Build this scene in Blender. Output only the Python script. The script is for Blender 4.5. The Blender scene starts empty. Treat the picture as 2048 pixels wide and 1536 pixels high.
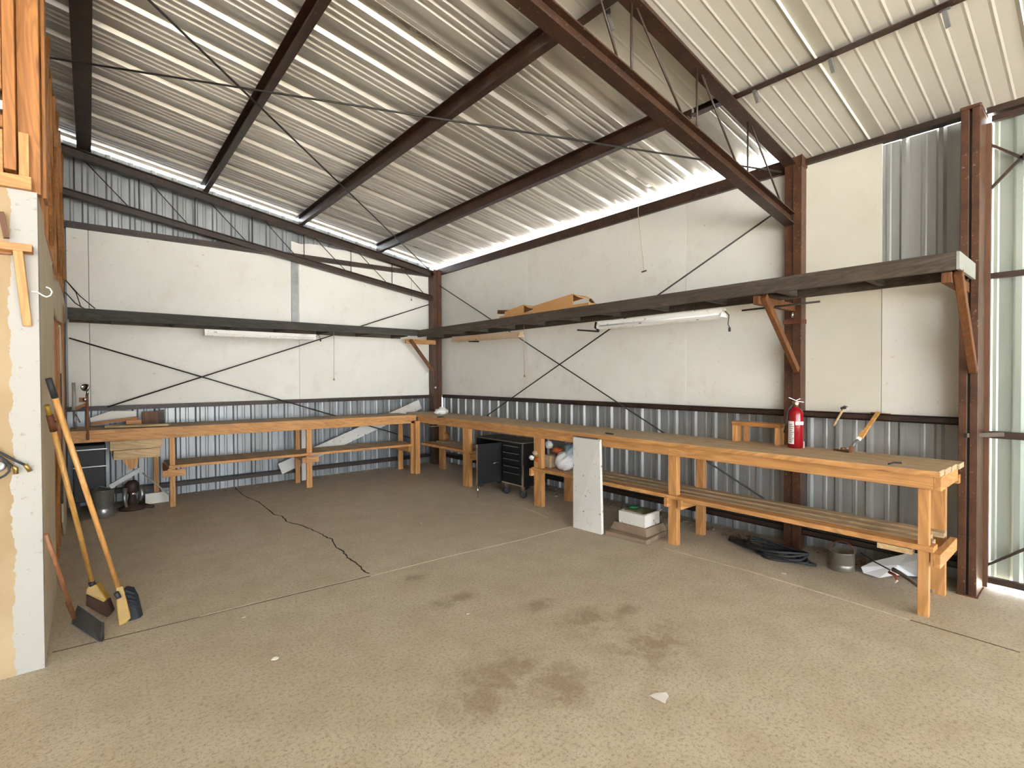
import bpy, math, random
from mathutils import Vector, Matrix
random.seed(7)
S = bpy.context.scene
COL = S.collection

# ------------------------------------------------------------------ camera
EYE = 1.55
YAW, PIT, ROL, FOC = math.radians(39.985), math.radians(-0.792), math.radians(-0.22), 1008.4
_f = Vector((math.sin(YAW)*math.cos(PIT), math.cos(YAW)*math.cos(PIT), math.sin(PIT)))
_r0 = Vector((math.cos(YAW), -math.sin(YAW), 0)); _u0 = _r0.cross(_f)
_r = _r0*math.cos(ROL) + _u0*math.sin(ROL); _u = -_r0*math.sin(ROL) + _u0*math.cos(ROL)
cd = bpy.data.cameras.new('camera'); cam = bpy.data.objects.new('camera', cd); COL.objects.link(cam)
cd.sensor_fit = 'HORIZONTAL'; cd.sensor_width = 36; cd.lens = FOC/2048*36; cd.clip_start = .05; cd.clip_end = 300
cam.matrix_world = Matrix(((_r.x, _u.x, -_f.x, 0), (_r.y, _u.y, -_f.y, 0), (_r.z, _u.z, -_f.z, EYE), (0, 0, 0, 1)))
S.camera = cam

# ------------------------------------------------------------------ sky, sun, exposure
S.view_settings.view_transform = 'Standard'; S.view_settings.look = 'None'
S.view_settings.gamma = 1; S.view_settings.use_curve_mapping = False
S.view_settings.exposure = 2.95
w = bpy.data.worlds.new('sky'); S.world = w; w.use_nodes = True
bg = w.node_tree.nodes['Background']; bg.inputs[0].default_value = (.83, .92, 1, 1); bg.inputs[1].default_value = 1.7
sl = bpy.data.lights.new('sun', 'SUN'); sl.energy = 28; sl.angle = math.radians(1); sl.color = (1, .975, .93)
so = bpy.data.objects.new('sun', sl); COL.objects.link(so)
so.rotation_euler = Vector((-.45, .45, -.77)).to_track_quat('-Z', 'Y').to_euler()
def portal(name, loc, rot, sx, sy):
    l = bpy.data.lights.new(name, 'AREA'); l.shape = 'RECTANGLE'; l.size = sx; l.size_y = sy; l.energy = 1
    l.cycles.is_portal = True
    o = bpy.data.objects.new(name, l); COL.objects.link(o); o.location = loc; o.rotation_euler = rot
portal('front_opening_portal', (-.5, -11.05, 1.9), (math.radians(90), 0, 0), 11, 3.8)
portal('side_opening_portal', (-6.05, -6.3, 1.75), (0, math.radians(-90), 0), 3.5, 4.2)
S.cycles.max_bounces = 10; S.cycles.diffuse_bounces = 7

# ------------------------------------------------------------------ helpers
def V(px, py, X=None, Y=None, Z=None):
    """point of the place that the photograph shows at (px, py) and that lies on plane X, Y or Z"""
    d = _r*((px-1024)/FOC) - _u*((py-768)/FOC) + _f
    t = X/d.x if X is not None else (Y/d.y if Y is not None else (Z-EYE)/d.z)
    return Vector((d.x*t, d.y*t, EYE+d.z*t))
def tag(o, label=None, cat=None, group=None, kind=None):
    if label: o['label'] = label
    if cat: o['category'] = cat
    if group: o['group'] = group
    if kind: o['kind'] = kind
    return o
def thing(name, label, cat, loc, group=None):
    o = bpy.data.objects.new(name, None); COL.objects.link(o); o.location = loc; o.empty_display_size = .1
    return tag(o, label, cat, group)

class MB:
    def __init__(s): s.v = []; s.f = []; s.sm = []
    def add(s, vs, fs, sm=False):
        b = len(s.v); s.v += [tuple(v) for v in vs]
        for f in fs: s.f.append(tuple(b+i for i in f)); s.sm.append(sm)
        return s
    def box(s, x0, x1, y0, y1, z0, z1):
        return s.add([(x, y, z) for x in (x0, x1) for y in (y0, y1) for z in (z0, z1)],
            [(0, 1, 3, 2), (4, 6, 7, 5), (0, 4, 5, 1), (2, 3, 7, 6), (0, 2, 6, 4), (1, 5, 7, 3)])
    def hexa(s, lo, hi):      # two quads of four points
        return s.add(list(lo)+list(hi), [(3, 2, 1, 0), (4, 5, 6, 7), (0, 1, 5, 4), (1, 2, 6, 5), (2, 3, 7, 6), (3, 0, 4, 7)])
    def sweep(s, p0, p1, poly, up=(0, 0, 1), sm=False):
        p0 = Vector(p0); p1 = Vector(p1); d = (p1-p0).normalized(); sd = d.cross(Vector(up)).normalized(); u = sd.cross(d)
        n = len(poly); A = [p0+sd*a+u*b for a, b in poly]; B = [p1+sd*a+u*b for a, b in poly]
        return s.add(A+B, [tuple(range(n-1, -1, -1)), tuple(range(n, 2*n))]+[(i, (i+1) % n, n+(i+1) % n, n+i) for i in range(n)], sm)
    def beam(s, p0, p1, w_, h, up=(0, 0, 1)):
        return s.sweep(p0, p1, [(-w_/2, -h/2), (w_/2, -h/2), (w_/2, h/2), (-w_/2, h/2)], up)
    def tube(s, pts, r, n=8, closed=False, r1=None):
        pts = [Vector(p) for p in pts]; m = len(pts); rings = []; prev = None
        for i, p in enumerate(pts):
            a = pts[(i-1) % m] if (closed or i) else p; b = pts[(i+1) % m] if (closed or i < m-1) else p
            d = (b-a).normalized()
            if prev is None: prev = Vector((0, 0, 1)) if abs(d.z) < .9 else Vector((1, 0, 0))
            sd = d.cross(prev)
            if sd.length < 1e-4: sd = d.cross(Vector((.3, .9, .2)))
            sd.normalize(); u = sd.cross(d).normalized(); prev = u
            rr = r if r1 is None else r+(r1-r)*i/(m-1)
            rings.append([p+(sd*math.cos(t)+u*math.sin(t))*rr for t in [2*math.pi*k/n for k in range(n)]])
        b = len(s.v); s.v += [tuple(q) for R in rings for q in R]
        for i in range(m if closed else m-1):
            j = (i+1) % m
            for k in range(n): s.f.append((b+i*n+k, b+i*n+(k+1) % n, b+j*n+(k+1) % n, b+j*n+k)); s.sm.append(True)
        if not closed:
            s.f.append(tuple(b+k for k in range(n-1, -1, -1))); s.sm.append(False)
            s.f.append(tuple(b+(m-1)*n+k for k in range(n))); s.sm.append(False)
        return s
    def lathe(s, c, prof, n=32, ax=(0, 0, 1)):
        c = Vector(c); ax = Vector(ax).normalized(); q = ax.to_track_quat('Z', 'Y'); b = len(s.v)
        for r, z in prof:
            for k in range(n):
                t = 2*math.pi*k/n; s.v.append(tuple(c+q @ Vector((r*math.cos(t), r*math.sin(t), z))))
        for i in range(len(prof)-1):
            for k in range(n): s.f.append((b+i*n+k, b+i*n+(k+1) % n, b+(i+1)*n+(k+1) % n, b+(i+1)*n+k)); s.sm.append(True)
        s.f.append(tuple(b+k for k in range(n-1, -1, -1))); s.sm.append(False)
        m = len(prof)-1; s.f.append(tuple(b+m*n+k for k in range(n))); s.sm.append(False)
        return s
    def prism(s, pts, ext):
        pts = [Vector(p) for p in pts]; e = Vector(ext); n = len(pts)
        return s.add(pts+[p+e for p in pts], [tuple(range(n-1, -1, -1)), tuple(range(n, 2*n))]+[(i, (i+1) % n, n+(i+1) % n, n+i) for i in range(n)])
    def blob(s, c, rx, ry, rz, amp=.2, seed=0, nu=20, nv=12, base=None, spike=0):
        rnd = random.Random(seed); ph = [(rnd.uniform(2, 7), rnd.uniform(2, 7), rnd.uniform(0, 6), rnd.uniform(.3, 1)) for _ in range(7)]
        vs = []
        for j in range(nv+1):
            for i in range(nu):
                th = math.pi*j/nv; t = 2*math.pi*i/nu
                k = 1+amp*sum(a*math.sin(p*t+q*th+h) for p, q, h, a in [(round(p), q, h, a) for p, q, h, a in ph])/2.2*math.sin(th)
                x, y, z = c[0]+rx*k*math.sin(th)*math.cos(t), c[1]+ry*k*math.sin(th)*math.sin(t), c[2]+rz*k*math.cos(th)
                if base is not None: z = max(z, base)
                vs.append((x, y, z))
        fs = [(j*nu+i, (j+1)*nu+i, (j+1)*nu+(i+1) % nu, j*nu+(i+1) % nu) for j in range(nv) for i in range(nu)]
        return s.add(vs, fs, True)
    def build(s, name, mat, parent=None, bevel=0, solid=0, smooth=None):
        xs = [v[0] for v in s.v]; ys = [v[1] for v in s.v]; zs = [v[2] for v in s.v]
        c = Vector(((min(xs)+max(xs))/2, (min(ys)+max(ys))/2, min(zs)))
        me = bpy.data.meshes.new(name); me.from_pydata([(v[0]-c.x, v[1]-c.y, v[2]-c.z) for v in s.v], [], s.f)
        me.polygons.foreach_set('use_smooth', [bool(x) if smooth is None else smooth for x in s.sm])
        import bmesh
        bm = bmesh.new(); bm.from_mesh(me); bmesh.ops.recalc_face_normals(bm, faces=bm.faces); bm.to_mesh(me); bm.free()
        me.materials.append(mat)
        o = bpy.data.objects.new(name, me); COL.objects.link(o)
        if parent is not None:
            o.parent = parent; q = parent; off = Vector()
            while q is not None: off += q.location; q = q.parent
            o.location = c-off
        else: o.location = c
        if solid:
            m = o.modifiers.new('thickness', 'SOLIDIFY'); m.thickness = solid
        if bevel:
            m = o.modifiers.new('edge', 'BEVEL'); m.width = bevel; m.segments = 2; m.limit_method = 'ANGLE'; m.angle_limit = math.radians(40)
        return o

# ------------------------------------------------------------------ materials
class N:
    def __init__(s, name):
        s.m = bpy.data.materials.new(name); s.m.use_nodes = True; s.t = s.m.node_tree; s.b = s.t.nodes['Principled BSDF']
    def n(s, typ, **k):
        x = s.t.nodes.new(typ)
        for a, b in k.items(): setattr(x, a, b)
        return x
    def l(s, a, b): s.t.links.new(a, b)
    def coord(s, scale=(1, 1, 1), src='Object'):
        c = s.n('ShaderNodeTexCoord'); mp = s.n('ShaderNodeMapping'); mp.inputs['Scale'].default_value = scale
        s.l(c.outputs[src], mp.inputs[0]); return mp.outputs[0]
    def noise(s, vec, scale=5, detail=4, rough=.5, dist=0):
        x = s.n('ShaderNodeTexNoise'); x.inputs['Scale'].default_value = scale; x.inputs['Detail'].default_value = detail
        x.inputs['Roughness'].default_value = rough; x.inputs['Distortion'].default_value = dist; s.l(vec, x.inputs['Vector']); return x.outputs[0]
    def ramp(s, v, stops):
        x = s.n('ShaderNodeValToRGB'); e = x.color_ramp.elements
        while len(e) < len(stops): e.new(.5)
        for i, (p, c) in enumerate(stops):
            e[i].position = p; e[i].color = (c, c, c, 1) if not isinstance(c, tuple) else (*c, 1)
        s.l(v, x.inputs[0]); return x.outputs[0]
    def mix(s, fac, a, b, mode='MIX'):
        x = s.n('ShaderNodeMix', data_type='RGBA', blend_type=mode)
        for i, q in ((0, fac), (6, a), (7, b)):
            if isinstance(q, (int, float)): x.inputs[i].default_value = q
            elif isinstance(q, tuple): x.inputs[i].default_value = (*q, 1)
            else: s.l(q, x.inputs[i])
        return x.outputs[2]
    def math(s, op, a, b=0, c=0):
        x = s.n('ShaderNodeMath', operation=op)
        for i, q in enumerate((a, b, c)):
            if isinstance(q, (int, float)): x.inputs[i].default_value = q
            else: s.l(q, x.inputs[i])
        return x.outputs[0]
    def out(s, col=None, rough=None, metal=None, bump=None, bs=.1, bd=.01):
        for nme, q in (('Base Color', col), ('Roughness', rough), ('Metallic', metal)):
            if q is None: continue
            if isinstance(q, tuple): s.b.inputs[nme].default_value = (*q, 1)
            elif isinstance(q, (int, float)): s.b.inputs[nme].default_value = q
            else: s.l(q, s.b.inputs[nme])
        if bump is not None:
            x = s.n('ShaderNodeBump'); x.inputs['Strength'].default_value = bs; x.inputs['Distance'].default_value = bd
            s.l(bump, x.inputs['Height']); s.l(x.outputs[0], s.b.inputs['Normal'])
        return s.m
def wood(name, a, b, axis, knots=True, rough=.6):
    m = N(name); sc = [14, 14, 14]; sc[axis] = .9; v = m.coord(tuple(sc)); lo = [3.5, 3.5, 3.5]; lo[axis] = .5
    g = m.noise(v, 1, 5, .6, 1.2); v2 = m.coord(tuple(lo)); h = m.noise(v2, 1, 3, .5, 2.5)
    rings = m.math('SINE', m.math('MULTIPLY', h, 60)); rings = m.math('MULTIPLY_ADD', rings, .5, .5)
    c = m.mix(m.ramp(g, [(.3, 0), (.7, 1)]), a, b)
    dk = tuple(x*.62 for x in a)
    c = m.mix(m.math('MULTIPLY', rings, .52), c, dk)
    if knots:
        kv = [5, 5, 5]; kv[axis] = 1.6
        vo = m.n('ShaderNodeTexVoronoi'); vo.inputs['Scale'].default_value = 1; m.l(m.coord(tuple(kv)), vo.inputs['Vector'])
        c = m.mix(m.ramp(vo.outputs['Distance'], [(.06, 1), (.15, 0)]), c, (.09, .03, .012))
    grime = m.noise(m.coord((1, 1, 1)), 2.2, 5, .6)
    c = m.mix(m.ramp(grime, [(.5, 0), (.8, .45)]), c, tuple(x*.5 for x in a))
    return m.out(c, rough, bump=g, bs=.15, bd=.002)
OR_A, OR_B = (.50, .235, .075), (.68, .36, .14)
WX = wood('fir_board_x', OR_A, OR_B, 0); WY = wood('fir_board_y', OR_A, OR_B, 1); WZ = wood('fir_board_z', OR_A, OR_B, 2)
TX = wood('worn_top_x', (.40, .28, .16), (.52, .38, .23), 0); TY = wood('worn_top_y', (.44, .31, .18), (.60, .44, .27), 1)
SX = wood('aged_stud_x', (.33, .125, .028), (.47, .205, .055), 0); SZ = wood('aged_stud_z', (.33, .125, .028), (.47, .205, .055), 2); SYm = wood('aged_stud_y', (.33, .125, .028), (.47, .205, .055), 1)
DW = wood('dark_brown_wood', (.115, .042, .012), (.19, .072, .02), 2, False)
GWX = wood('weathered_grey_wood_x', (.07, .062, .048), (.13, .115, .09), 0, False, .8); GWY = wood('weathered_grey_wood_y', (.050, .036, .025), (.105, .082, .060), 1, False, .8)
HND = wood('handle_wood', (.55, .27, .08), (.66, .36, .12), 2, False, .4)
RHND = wood('red_handle_wood', (.22, .085, .035), (.32, .14, .06), 2, False, .5)
PLK = wood('pale_plank', (.52, .36, .18), (.66, .48, .27), 0, True)

def steel():
    m = N('red_oxide_steel'); g = m.noise(m.coord(), 6, 6, .65); f = m.noise(m.coord(), 60, 3, .6)
    c = m.mix(m.ramp(g, [(.35, 0), (.7, 1)]), (.022, .0095, .005), (.058, .024, .011))
    c = m.mix(m.ramp(f, [(.645, 0), (.69, .6)]), c, (.30, .21, .15))
    return m.out(c, .42, 0, bump=g, bs=.1, bd=.003)
STEEL = steel()
def plain_steel():
    m = N('column_brown_steel'); g = m.noise(m.coord(), 6, 6, .65); f = m.noise(m.coord(), 50, 3, .6)
    c = m.mix(m.ramp(g, [(.35, 0), (.7, 1)]), (.048, .019, .010), (.115, .047, .022))
    c = m.mix(m.ramp(f, [(.645, 0), (.69, .6)]), c, (.32, .22, .16))
    return m.out(c, .42, 0, bump=g, bs=.1, bd=.003)
def dsteel():
    m = N('dark_brown_steel'); g = m.noise(m.coord(), 7, 5, .6); f = m.noise(m.coord(), 55, 3, .6)
    c = m.mix(m.ramp(g, [(.35, 0), (.7, 1)]), (.022, .012, .008), (.048, .024, .014))
    c = m.mix(m.ramp(f, [(.66, 0), (.70, .5)]), c, (.2, .16, .13))
    return m.out(c, .5, 0)
DSTEEL = dsteel()
COLM = plain_steel()
def galv(name, a, b, metal, rough, run=2):
    m = N(name); sc = [3, 3, 3]; sc[run] = .35; g = m.noise(m.coord(tuple(sc)), 1.5, 5, .6); f = m.noise(m.coord(), 25, 4, .6)
    c = m.mix(m.ramp(g, [(.3, 0), (.7, 1)]), a, b); c = m.mix(m.ramp(f, [(.66, 0), (.8, .35)]), c, (.16, .12, .09))
    r = m.math('MULTIPLY_ADD', g, .25, rough-.1)
    return m.out(c, r, metal)
ROOFM = galv('roof_metal', (.50, .485, .445), (.72, .70, .65), .5, .30, 0)
WALLM = galv('wall_metal', (.30, .305, .30), (.46, .47, .475), .35, .42)
GABLEM = galv('gable_metal', (.23, .235, .235), (.37, .395, .42), .5, .38)
DOORM = galv('door_metal', (.30, .35, .31), (.42, .47, .42), .35, .4)
def white(name, a, b, st=(.42, .33, .22), amt=.5, run=None):
    m = N(name); g = m.noise(m.coord(), .9, 4, .55); f = m.noise(m.coord((1, 1, 1)), 18, 5, .7); s_ = m.noise(m.coord(), 3.0, 6, .7)
    c = m.mix(m.ramp(g, [(.35, 0), (.7, 1)]), a, b)
    c = m.mix(m.ramp(s_, [(.53, 0), (.78, amt*.5)]), c, st); c = m.mix(m.ramp(f, [(.655 if amt < .6 else .625, 0), (.69 if amt < .6 else .655, amt)]), c, st)
    return m.out(c, .6)
WPAN = white('painted_white_panel', (.72, .705, .65), (.80, .79, .745))
CPAN = white('cream_roof_panel', (.52, .50, .445), (.58, .565, .51), amt=.25)
WPAINT = white('chipped_white_paint', (.60, .585, .555), (.68, .665, .64), (.26, .17, .10), 1)
FIXW = white('chipped_white_enamel', (.76, .745, .71), (.84, .83, .80), (.22, .13, .07), 1)
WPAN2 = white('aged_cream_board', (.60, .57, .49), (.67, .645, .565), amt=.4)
BAG = white('white_plastic', (.74, .77, .80), (.86, .88, .90), (.4, .4, .4), .2); BAG.node_tree.nodes['Principled BSDF'].inputs['Roughness'].default_value = .35
PAPER = white('white_paper', (.80, .79, .76), (.88, .87, .85), (.5, .45, .4), .2)
CARD = white('cardboard', (.47, .24, .085), (.56, .31, .12), (.25, .12, .05), .5)
def plain(name, c, rough=.5, metal=0, var=.25):
    m = N(name); g = m.noise(m.coord(), 9, 4, .6)
    return m.out(m.mix(m.ramp(g, [(.3, 0), (.7, 1)]), tuple(x*(1-var) for x in c), tuple(min(1, x*(1+var*.4)) for x in c)), rough, metal)
BLACK = plain('black_paint', (.005, .005, .0055), .55); RUB = plain('black_rubber', (.025, .027, .03), .6)
RODM = plain('dark_rod', (.022, .017, .014), .5); CHROME = plain('chrome', (.75, .75, .75), .15, 1, .1); GREY = plain('grey_metal', (.34, .35, .35), .35, .8)
REDP = plain('red_gloss_paint', (.27, .004, .008), .2, 0, .1); YEL = plain('yellow_plastic', (.36, .21, .025), .45); BRIST = plain('dark_brown_bristle', (.05, .018, .008), .8)
BLB = plain('blue_black_bristle', (.018, .022, .03), .8); POT = plain('dull_aluminium', (.34, .32, .26), .38, .75); ORNG = plain('orange_scraps', (.5, .13, .03), .5)
LGREY = plain('pale_grey_metal', (.34, .35, .32), .4, .2, .15); RUST = plain('rusty_strap', (.13, .04, .015), .7); STONE = plain('dusty_brown_slab', (.27, .19, .13), .9); BRASS = plain('brass', (.5, .32, .1), .35, .8)
CORD = plain('pale_cord', (.5, .4, .28), .7); DISC = plain('dark_disc', (.05, .045, .04), .5); BLUEB = plain('blue_grey_plastic', (.30, .42, .50), .4); ADOBE = plain('tan_bag', (.52, .40, .26), .6)
def drywall(name, x_edge, ta=(.32, .22, .115), tb=(.43, .33, .20)):
    m = N(name); co = m.n('ShaderNodeTexCoord'); sp = m.n('ShaderNodeSeparateXYZ'); m.l(co.outputs['Object'], sp.inputs[0])
    g = m.noise(m.coord(), 1.6, 5, .6); e = m.noise(m.coord(), 9, 6, .65); e2 = m.noise(m.coord((1, 1, .7)), 3, 3, .5)
    tan = m.mix(m.ramp(g, [(.35, 0), (.7, 1)]), ta, tb)
    wh = m.mix(m.ramp(m.noise(m.coord(), 30, 4, .7), [(.63, 0), (.66, .6)]), (.395, .385, .36), (.27, .21, .145))
    if x_edge is None: c = m.mix(m.ramp(e2, [(.72, 0), (.75, 1)]), tan, (.52, .45, .34))
    else:
        q = m.math('ADD', sp.outputs[0], m.math('ADD', m.math('MULTIPLY', e, .07), m.math('MULTIPLY', e2, .06)))
        mk = m.math('GREATER_THAN', q, x_edge+.066)
        c = m.mix(mk, tan, wh)
    return m.out(c, .75, bump=e, bs=.1, bd=.004)
def floor_mat():
    m = N('concrete_floor'); co = m.coord()
    big = m.noise(co, .55, 5, .55); mid = m.noise(co, 4, 6, .65); fine = m.noise(co, 55, 4, .7); pit = m.noise(co, 120, 2, .6)
    c = m.mix(m.ramp(big, [(.35, 0), (.65, 1)]), (.52, .455, .355), (.60, .53, .43))
    c = m.mix(m.ramp(mid, [(.3, .55), (.6, 0)]), c, (.40, .325, .23))
    c = m.mix(m.ramp(fine, [(.36, .75), (.50, 0)]), c, (.32, .25, .17))
    c = m.mix(m.ramp(fine, [(.58, 0), (.75, .5)]), c, (.66, .57, .44))
    c = m.mix(m.ramp(pit, [(.625, 0), (.67, .7)]), c, (.17, .11, .065))
    gc = m.n('ShaderNodeTexCoord'); sp = m.n('ShaderNodeSeparateXYZ'); m.l(gc.outputs['Object'], sp.inputs[0])
    X, Y = sp.outputs[0], sp.outputs[1]
    def spot(cx, cy, rx, ry):
        a = m.math('DIVIDE', m.math('SUBTRACT', X, cx), rx); b = m.math('DIVIDE', m.math('SUBTRACT', Y, cy), ry)
        return m.math('MAXIMUM', m.math('SUBTRACT', 1, m.math('SQRT', m.math('ADD', m.math('MULTIPLY', a, a), m.math('MULTIPLY', b, b)))), 0)
    st = None
    for q in STAINS:
        k = spot(*q); st = k if st is None else m.math('MAXIMUM', st, k)
    sn = m.noise(co, 7, 6, .7, .5)
    ms = m.ramp(m.math('MULTIPLY', st, m.math('MULTIPLY_ADD', sn, 3.4, -1.0)), [(.10, 0), (.7, .5)])
    c = m.mix(ms, c, (.20, .125, .065))
    return m.out(c, m.math('MULTIPLY_ADD', fine, .2, .6), bump=m.math('ADD', fine, m.math('MULTIPLY', mid, .6)), bs=.6, bd=.004)
FC = Vector((1.0, 2.0))     # centre of the floor slab (its object origin)
STAINS = []
for px, py, rx, ry in [(1000, 1350, .45, .30), (1120, 1370, .35, .3), (1180, 1240, .38, .28), (1300, 1290, .5, .33), (828, 1155, .17, .13), (1080, 1210, .2, .14), (905, 1200, .3, .14), (960, 1400, .3, .25), (1250, 1220, .2, .12)]:
    p = V(px, py, Z=0); STAINS.append((p.x-FC.x, p.y-FC.y, rx, ry))

def ebox(x0, x1, y0, y1, z0, z1): return MB().box(x0, x1, y0, y1, z0, z1)
def roofz(x): return 3.585+.166*(4.9-x)
GX, GY = 4.93, 7.95         # faces of the white wall panels
SKX, SKY_ = 5.02, 8.03      # outer metal skin

# ------------------------------------------------------------------ the ground and the slab
fo = MB(); fo.box(FC.x-7.2, FC.x+5.0, FC.y-13.2, FC.y+7.2, -.15, 0); FLOORM = floor_mat()
o = fo.build('floor', FLOORM); o['kind'] = 'structure'
off = Vector((o.location.x-FC.x, o.location.y-FC.y, -.15)); o.data.transform(Matrix.Translation(off)); o.location = (FC.x, FC.y, 0)
floor = o
gr = MB().box(-40, 40, -40, 40, -.30, -.152).build('ground', plain('pale_gravel', (.47, .455, .43), .9)); gr['kind'] = 'structure'
def ribbon(name, pts, wdt, mat, z0=-.02, z1=.0012):
    mb = MB()
    for a, b in zip(pts, pts[1:]):
        mb.beam((a[0], a[1], (z0+z1)/2), (b[0], b[1], (z0+z1)/2), wdt*(.7+.6*random.random()), z1-z0)
    return mb.build(name, mat, floor)
CRK = plain('dark_crack', (.045, .028, .015), .9); FILL = plain('pale_joint_filler', (.72, .65, .55), .8)
def fl(px, py): q = V(px, py, Z=0); return (q.x, q.y)
ribbon('control_joint', [fl(105, 1305), fl(280, 1263), fl(500, 1210), fl(740, 1152)], .008, CRK)
ribbon('control_joint', [(a, b+.012) for a, b in (fl(400, 1234), fl(500, 1210), fl(600, 1186), fl(740, 1152))], .014, FILL)
ribbon('control_joint', [fl(742, 1152), fl(900, 1112), fl(1040, 1080), fl(1142, 1053)], .009, FILL)
cr = [(470, 975), (488, 992), (512, 1001), (530, 1013), (548, 1029), (566, 1033), (573, 1044), (600, 1050), (622, 1059), (640, 1066), (655, 1076), (664, 1078), (672, 1094), (688, 1104), (694, 1115), (712, 1124), (724, 1138), (741, 1151)]
pts = []
for a, b in zip(cr, cr[1:]):
    pa, pb = V(*a, Z=0), V(*b, Z=0)
    for k in range(4):
        q = pa.lerp(pb, k/4); pts.append((q.x+random.uniform(-.008, .008), q.y+random.uniform(-.012, .012)))
ribbon('crack', pts, .012, CRK)
ribbon('control_joint', [fl(1330, 1097), fl(1500, 1143), fl(1700, 1203), fl(1820, 1240)], .014, FILL)
ribbon('control_joint', [fl(1820, 1240), fl(1960, 1281), fl(2040, 1305)], .010, CRK)
ribbon('control_joint', [fl(1015, 1010), fl(1060, 1020), fl(1095, 1035)], .012, FILL)

# ------------------------------------------------------------------ metal skins
def ribprof(length, period, major, h, minor=.004, off=0):
    P = []; t = -off
    while t < length+period:
        P += [(t, 0), (t+.018, h), (t+major, h), (t+major+.018, 0)]
        n = max(1, int((period-major-.04)/.075)); g = (period-major-.036)/(n+1)
        for k in range(1, n+1):
            c = t+major+.018+g*k; P += [(c-.020, 0), (c-.010, minor), (c+.010, minor), (c+.020, 0)]
        t += period
    out = [(max(0, min(length, a)), b) for a, b in P]
    r = []
    for q in out:
        if not r or q[0] > r[-1][0]+1e-5: r.append(q)
    return r
def skin(name, mat, pt, length, prof, parent=None, z=(0, 1)):
    mb = MB(); n = len(prof); mb.add([pt(a, h, e) for e in z for a, h in prof], [(i, i+1, n+i+1, n+i) for i in range(n-1)])
    o = mb.build(name, mat, parent); m = o.modifiers.new('thickness', 'SOLIDIFY'); m.thickness = .0015; m.offset = 0
    return o
# gable wall (back): full height, its top edge stops short of the roof
def gable_pt(a, h, e):
    x = -6+a; return (x, SKY_-h+.02, 0 if e == 0 else roofz(x)-.038)
o = skin('wall_back', GABLEM, gable_pt, 11.02, ribprof(11.02, .229, .05, .022), z=(0, 1)); o['kind'] = 'structure'
# right wall between the slab and the eave
def right_pt(a, h, e): return (SKX-h+.02, .60+a, 0 if e == 0 else 3.45)
o = skin('wall_right', WALLM, right_pt, 7.42, ribprof(7.42, .229, .045, .024), z=(0, 1)); o['kind'] = 'structure'
# roof sheets with a loose side lap that lets daylight through
def roof_sheet(y0, y1, x0, x1, name='ceiling', off=0, dz=0):
    def pt(a, h, e):
        x = x0 if e == 0 else x1; return (x, y0+a, roofz(x)+h+dz)
    o = skin(name, ROOFM, pt, y1-y0, ribprof(y1-y0, .46, .13, .034, .015, off), z=(0, 1)); o['kind'] = 'structure'; return o
roof_sheet(3.285, 8.10, -6, 5.12)
roof_sheet(-11, 3.297, -6, 5.12, off=.1, dz=.015)
mb = MB()      # the lap is only open in short stretches
for a, b in [(-6, 3.15), (3.42, 3.95), (4.06, 4.30), (4.48, 4.66), (4.72, 5.12)]:
    mb.hexa([(a, 3.24, roofz(a)+.004), (b, 3.24, roofz(b)+.004), (b, 3.30, roofz(b)+.004), (a, 3.30, roofz(a)+.004)], [(a, 3.24, roofz(a)+.007), (b, 3.24, roofz(b)+.007), (b, 3.30, roofz(b)+.007), (a, 3.30, roofz(a)+.007)])
mb.build('ceiling', ROOFM)['kind'] = 'structure'
# white ribbed liner panels under the roof of the near bay
def liner(y0, y1, x0, x1, dz=-.088):
    t = 0; P = []
    L = y1-y0; k = 0
    while t < L:
        P += [(t, 0), (t+.012, -.003), (t+.026, 0)] if k % 9 else [(t, .012), (t+.006, .012), (t+.012, -.008), (t+.03, 0)]
        t += .105; k += 1
    P = [q for q in P if q[0] < L-.002]+[(L, 0)]
    def pt(a, h, e): x = (x0, x1)[e]; return (x, y0+a, roofz(x)+dz-.015+h)
    o = skin('ceiling', CPAN, pt, L, P, z=(0, 1)); o['kind'] = 'structure'
    return o
liner(-11, 1.95, -5.5, 5.0); liner(1.95, 2.33, -5.5, 3.70)
lp = MB().hexa([(-5.5, 2.33, roofz(-5.5)-.055), (3.7, 2.33, roofz(3.7)-.055), (3.7, 2.345, roofz(3.7)-.055), (-5.5, 2.345, roofz(-5.5)-.055)],
          [(-5.5, 2.33, roofz(-5.5)-.002), (3.7, 2.33, roofz(3.7)-.002), (3.7, 2.345, roofz(3.7)-.002), (-5.5, 2.345, roofz(-5.5)-.002)]).build('trim_1', LGREY); lp['kind'] = 'structure'
lp = MB()
for x0, x1 in ((-.2, 5.02),):
    pass
# far outer wall of the loft side
def left_pt(a, h, e): return (-6+h, 3.6+a, 0 if e == 0 else roofz(-6)-.02)
o = skin('wall_left', WALLM, left_pt, 4.4, ribprof(4.4, .229, .05, .022), z=(0, 1)); o['kind'] = 'structure'

def left2_pt(a, h, e): return (-6+h, -11+a, 0 if e == 0 else roofz(-6)-.02)
o = skin('wall_left', WALLM, left2_pt, 2.6, ribprof(2.6, .229, .05, .022), z=(0, 1)); o['kind'] = 'structure'

wf = MB().prism([(-6, -11.06, 3.75), (3.8, -11.06, 3.75), (-6, -11.06, roofz(-6))], (0, .06, 0)).build('wall_front', WALLM); wf['kind'] = 'structure'

def left3_pt(a, h, e): return (-6+h, -4.2+a, 0 if e == 0 else roofz(-6)-.02)
o = skin('wall_left', WALLM, left3_pt, 7.9, ribprof(7.9, .229, .05, .022), z=(0, 1)); o['kind'] = 'structure'
def left4_pt(a, h, e): return (-6+h, -8.4+a, (3.5, roofz(-6)-.02)[e])
o = skin('wall_left', WALLM, left4_pt, 4.2, ribprof(4.2, .229, .05, .022), z=(0, 1)); o['kind'] = 'structure'

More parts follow.
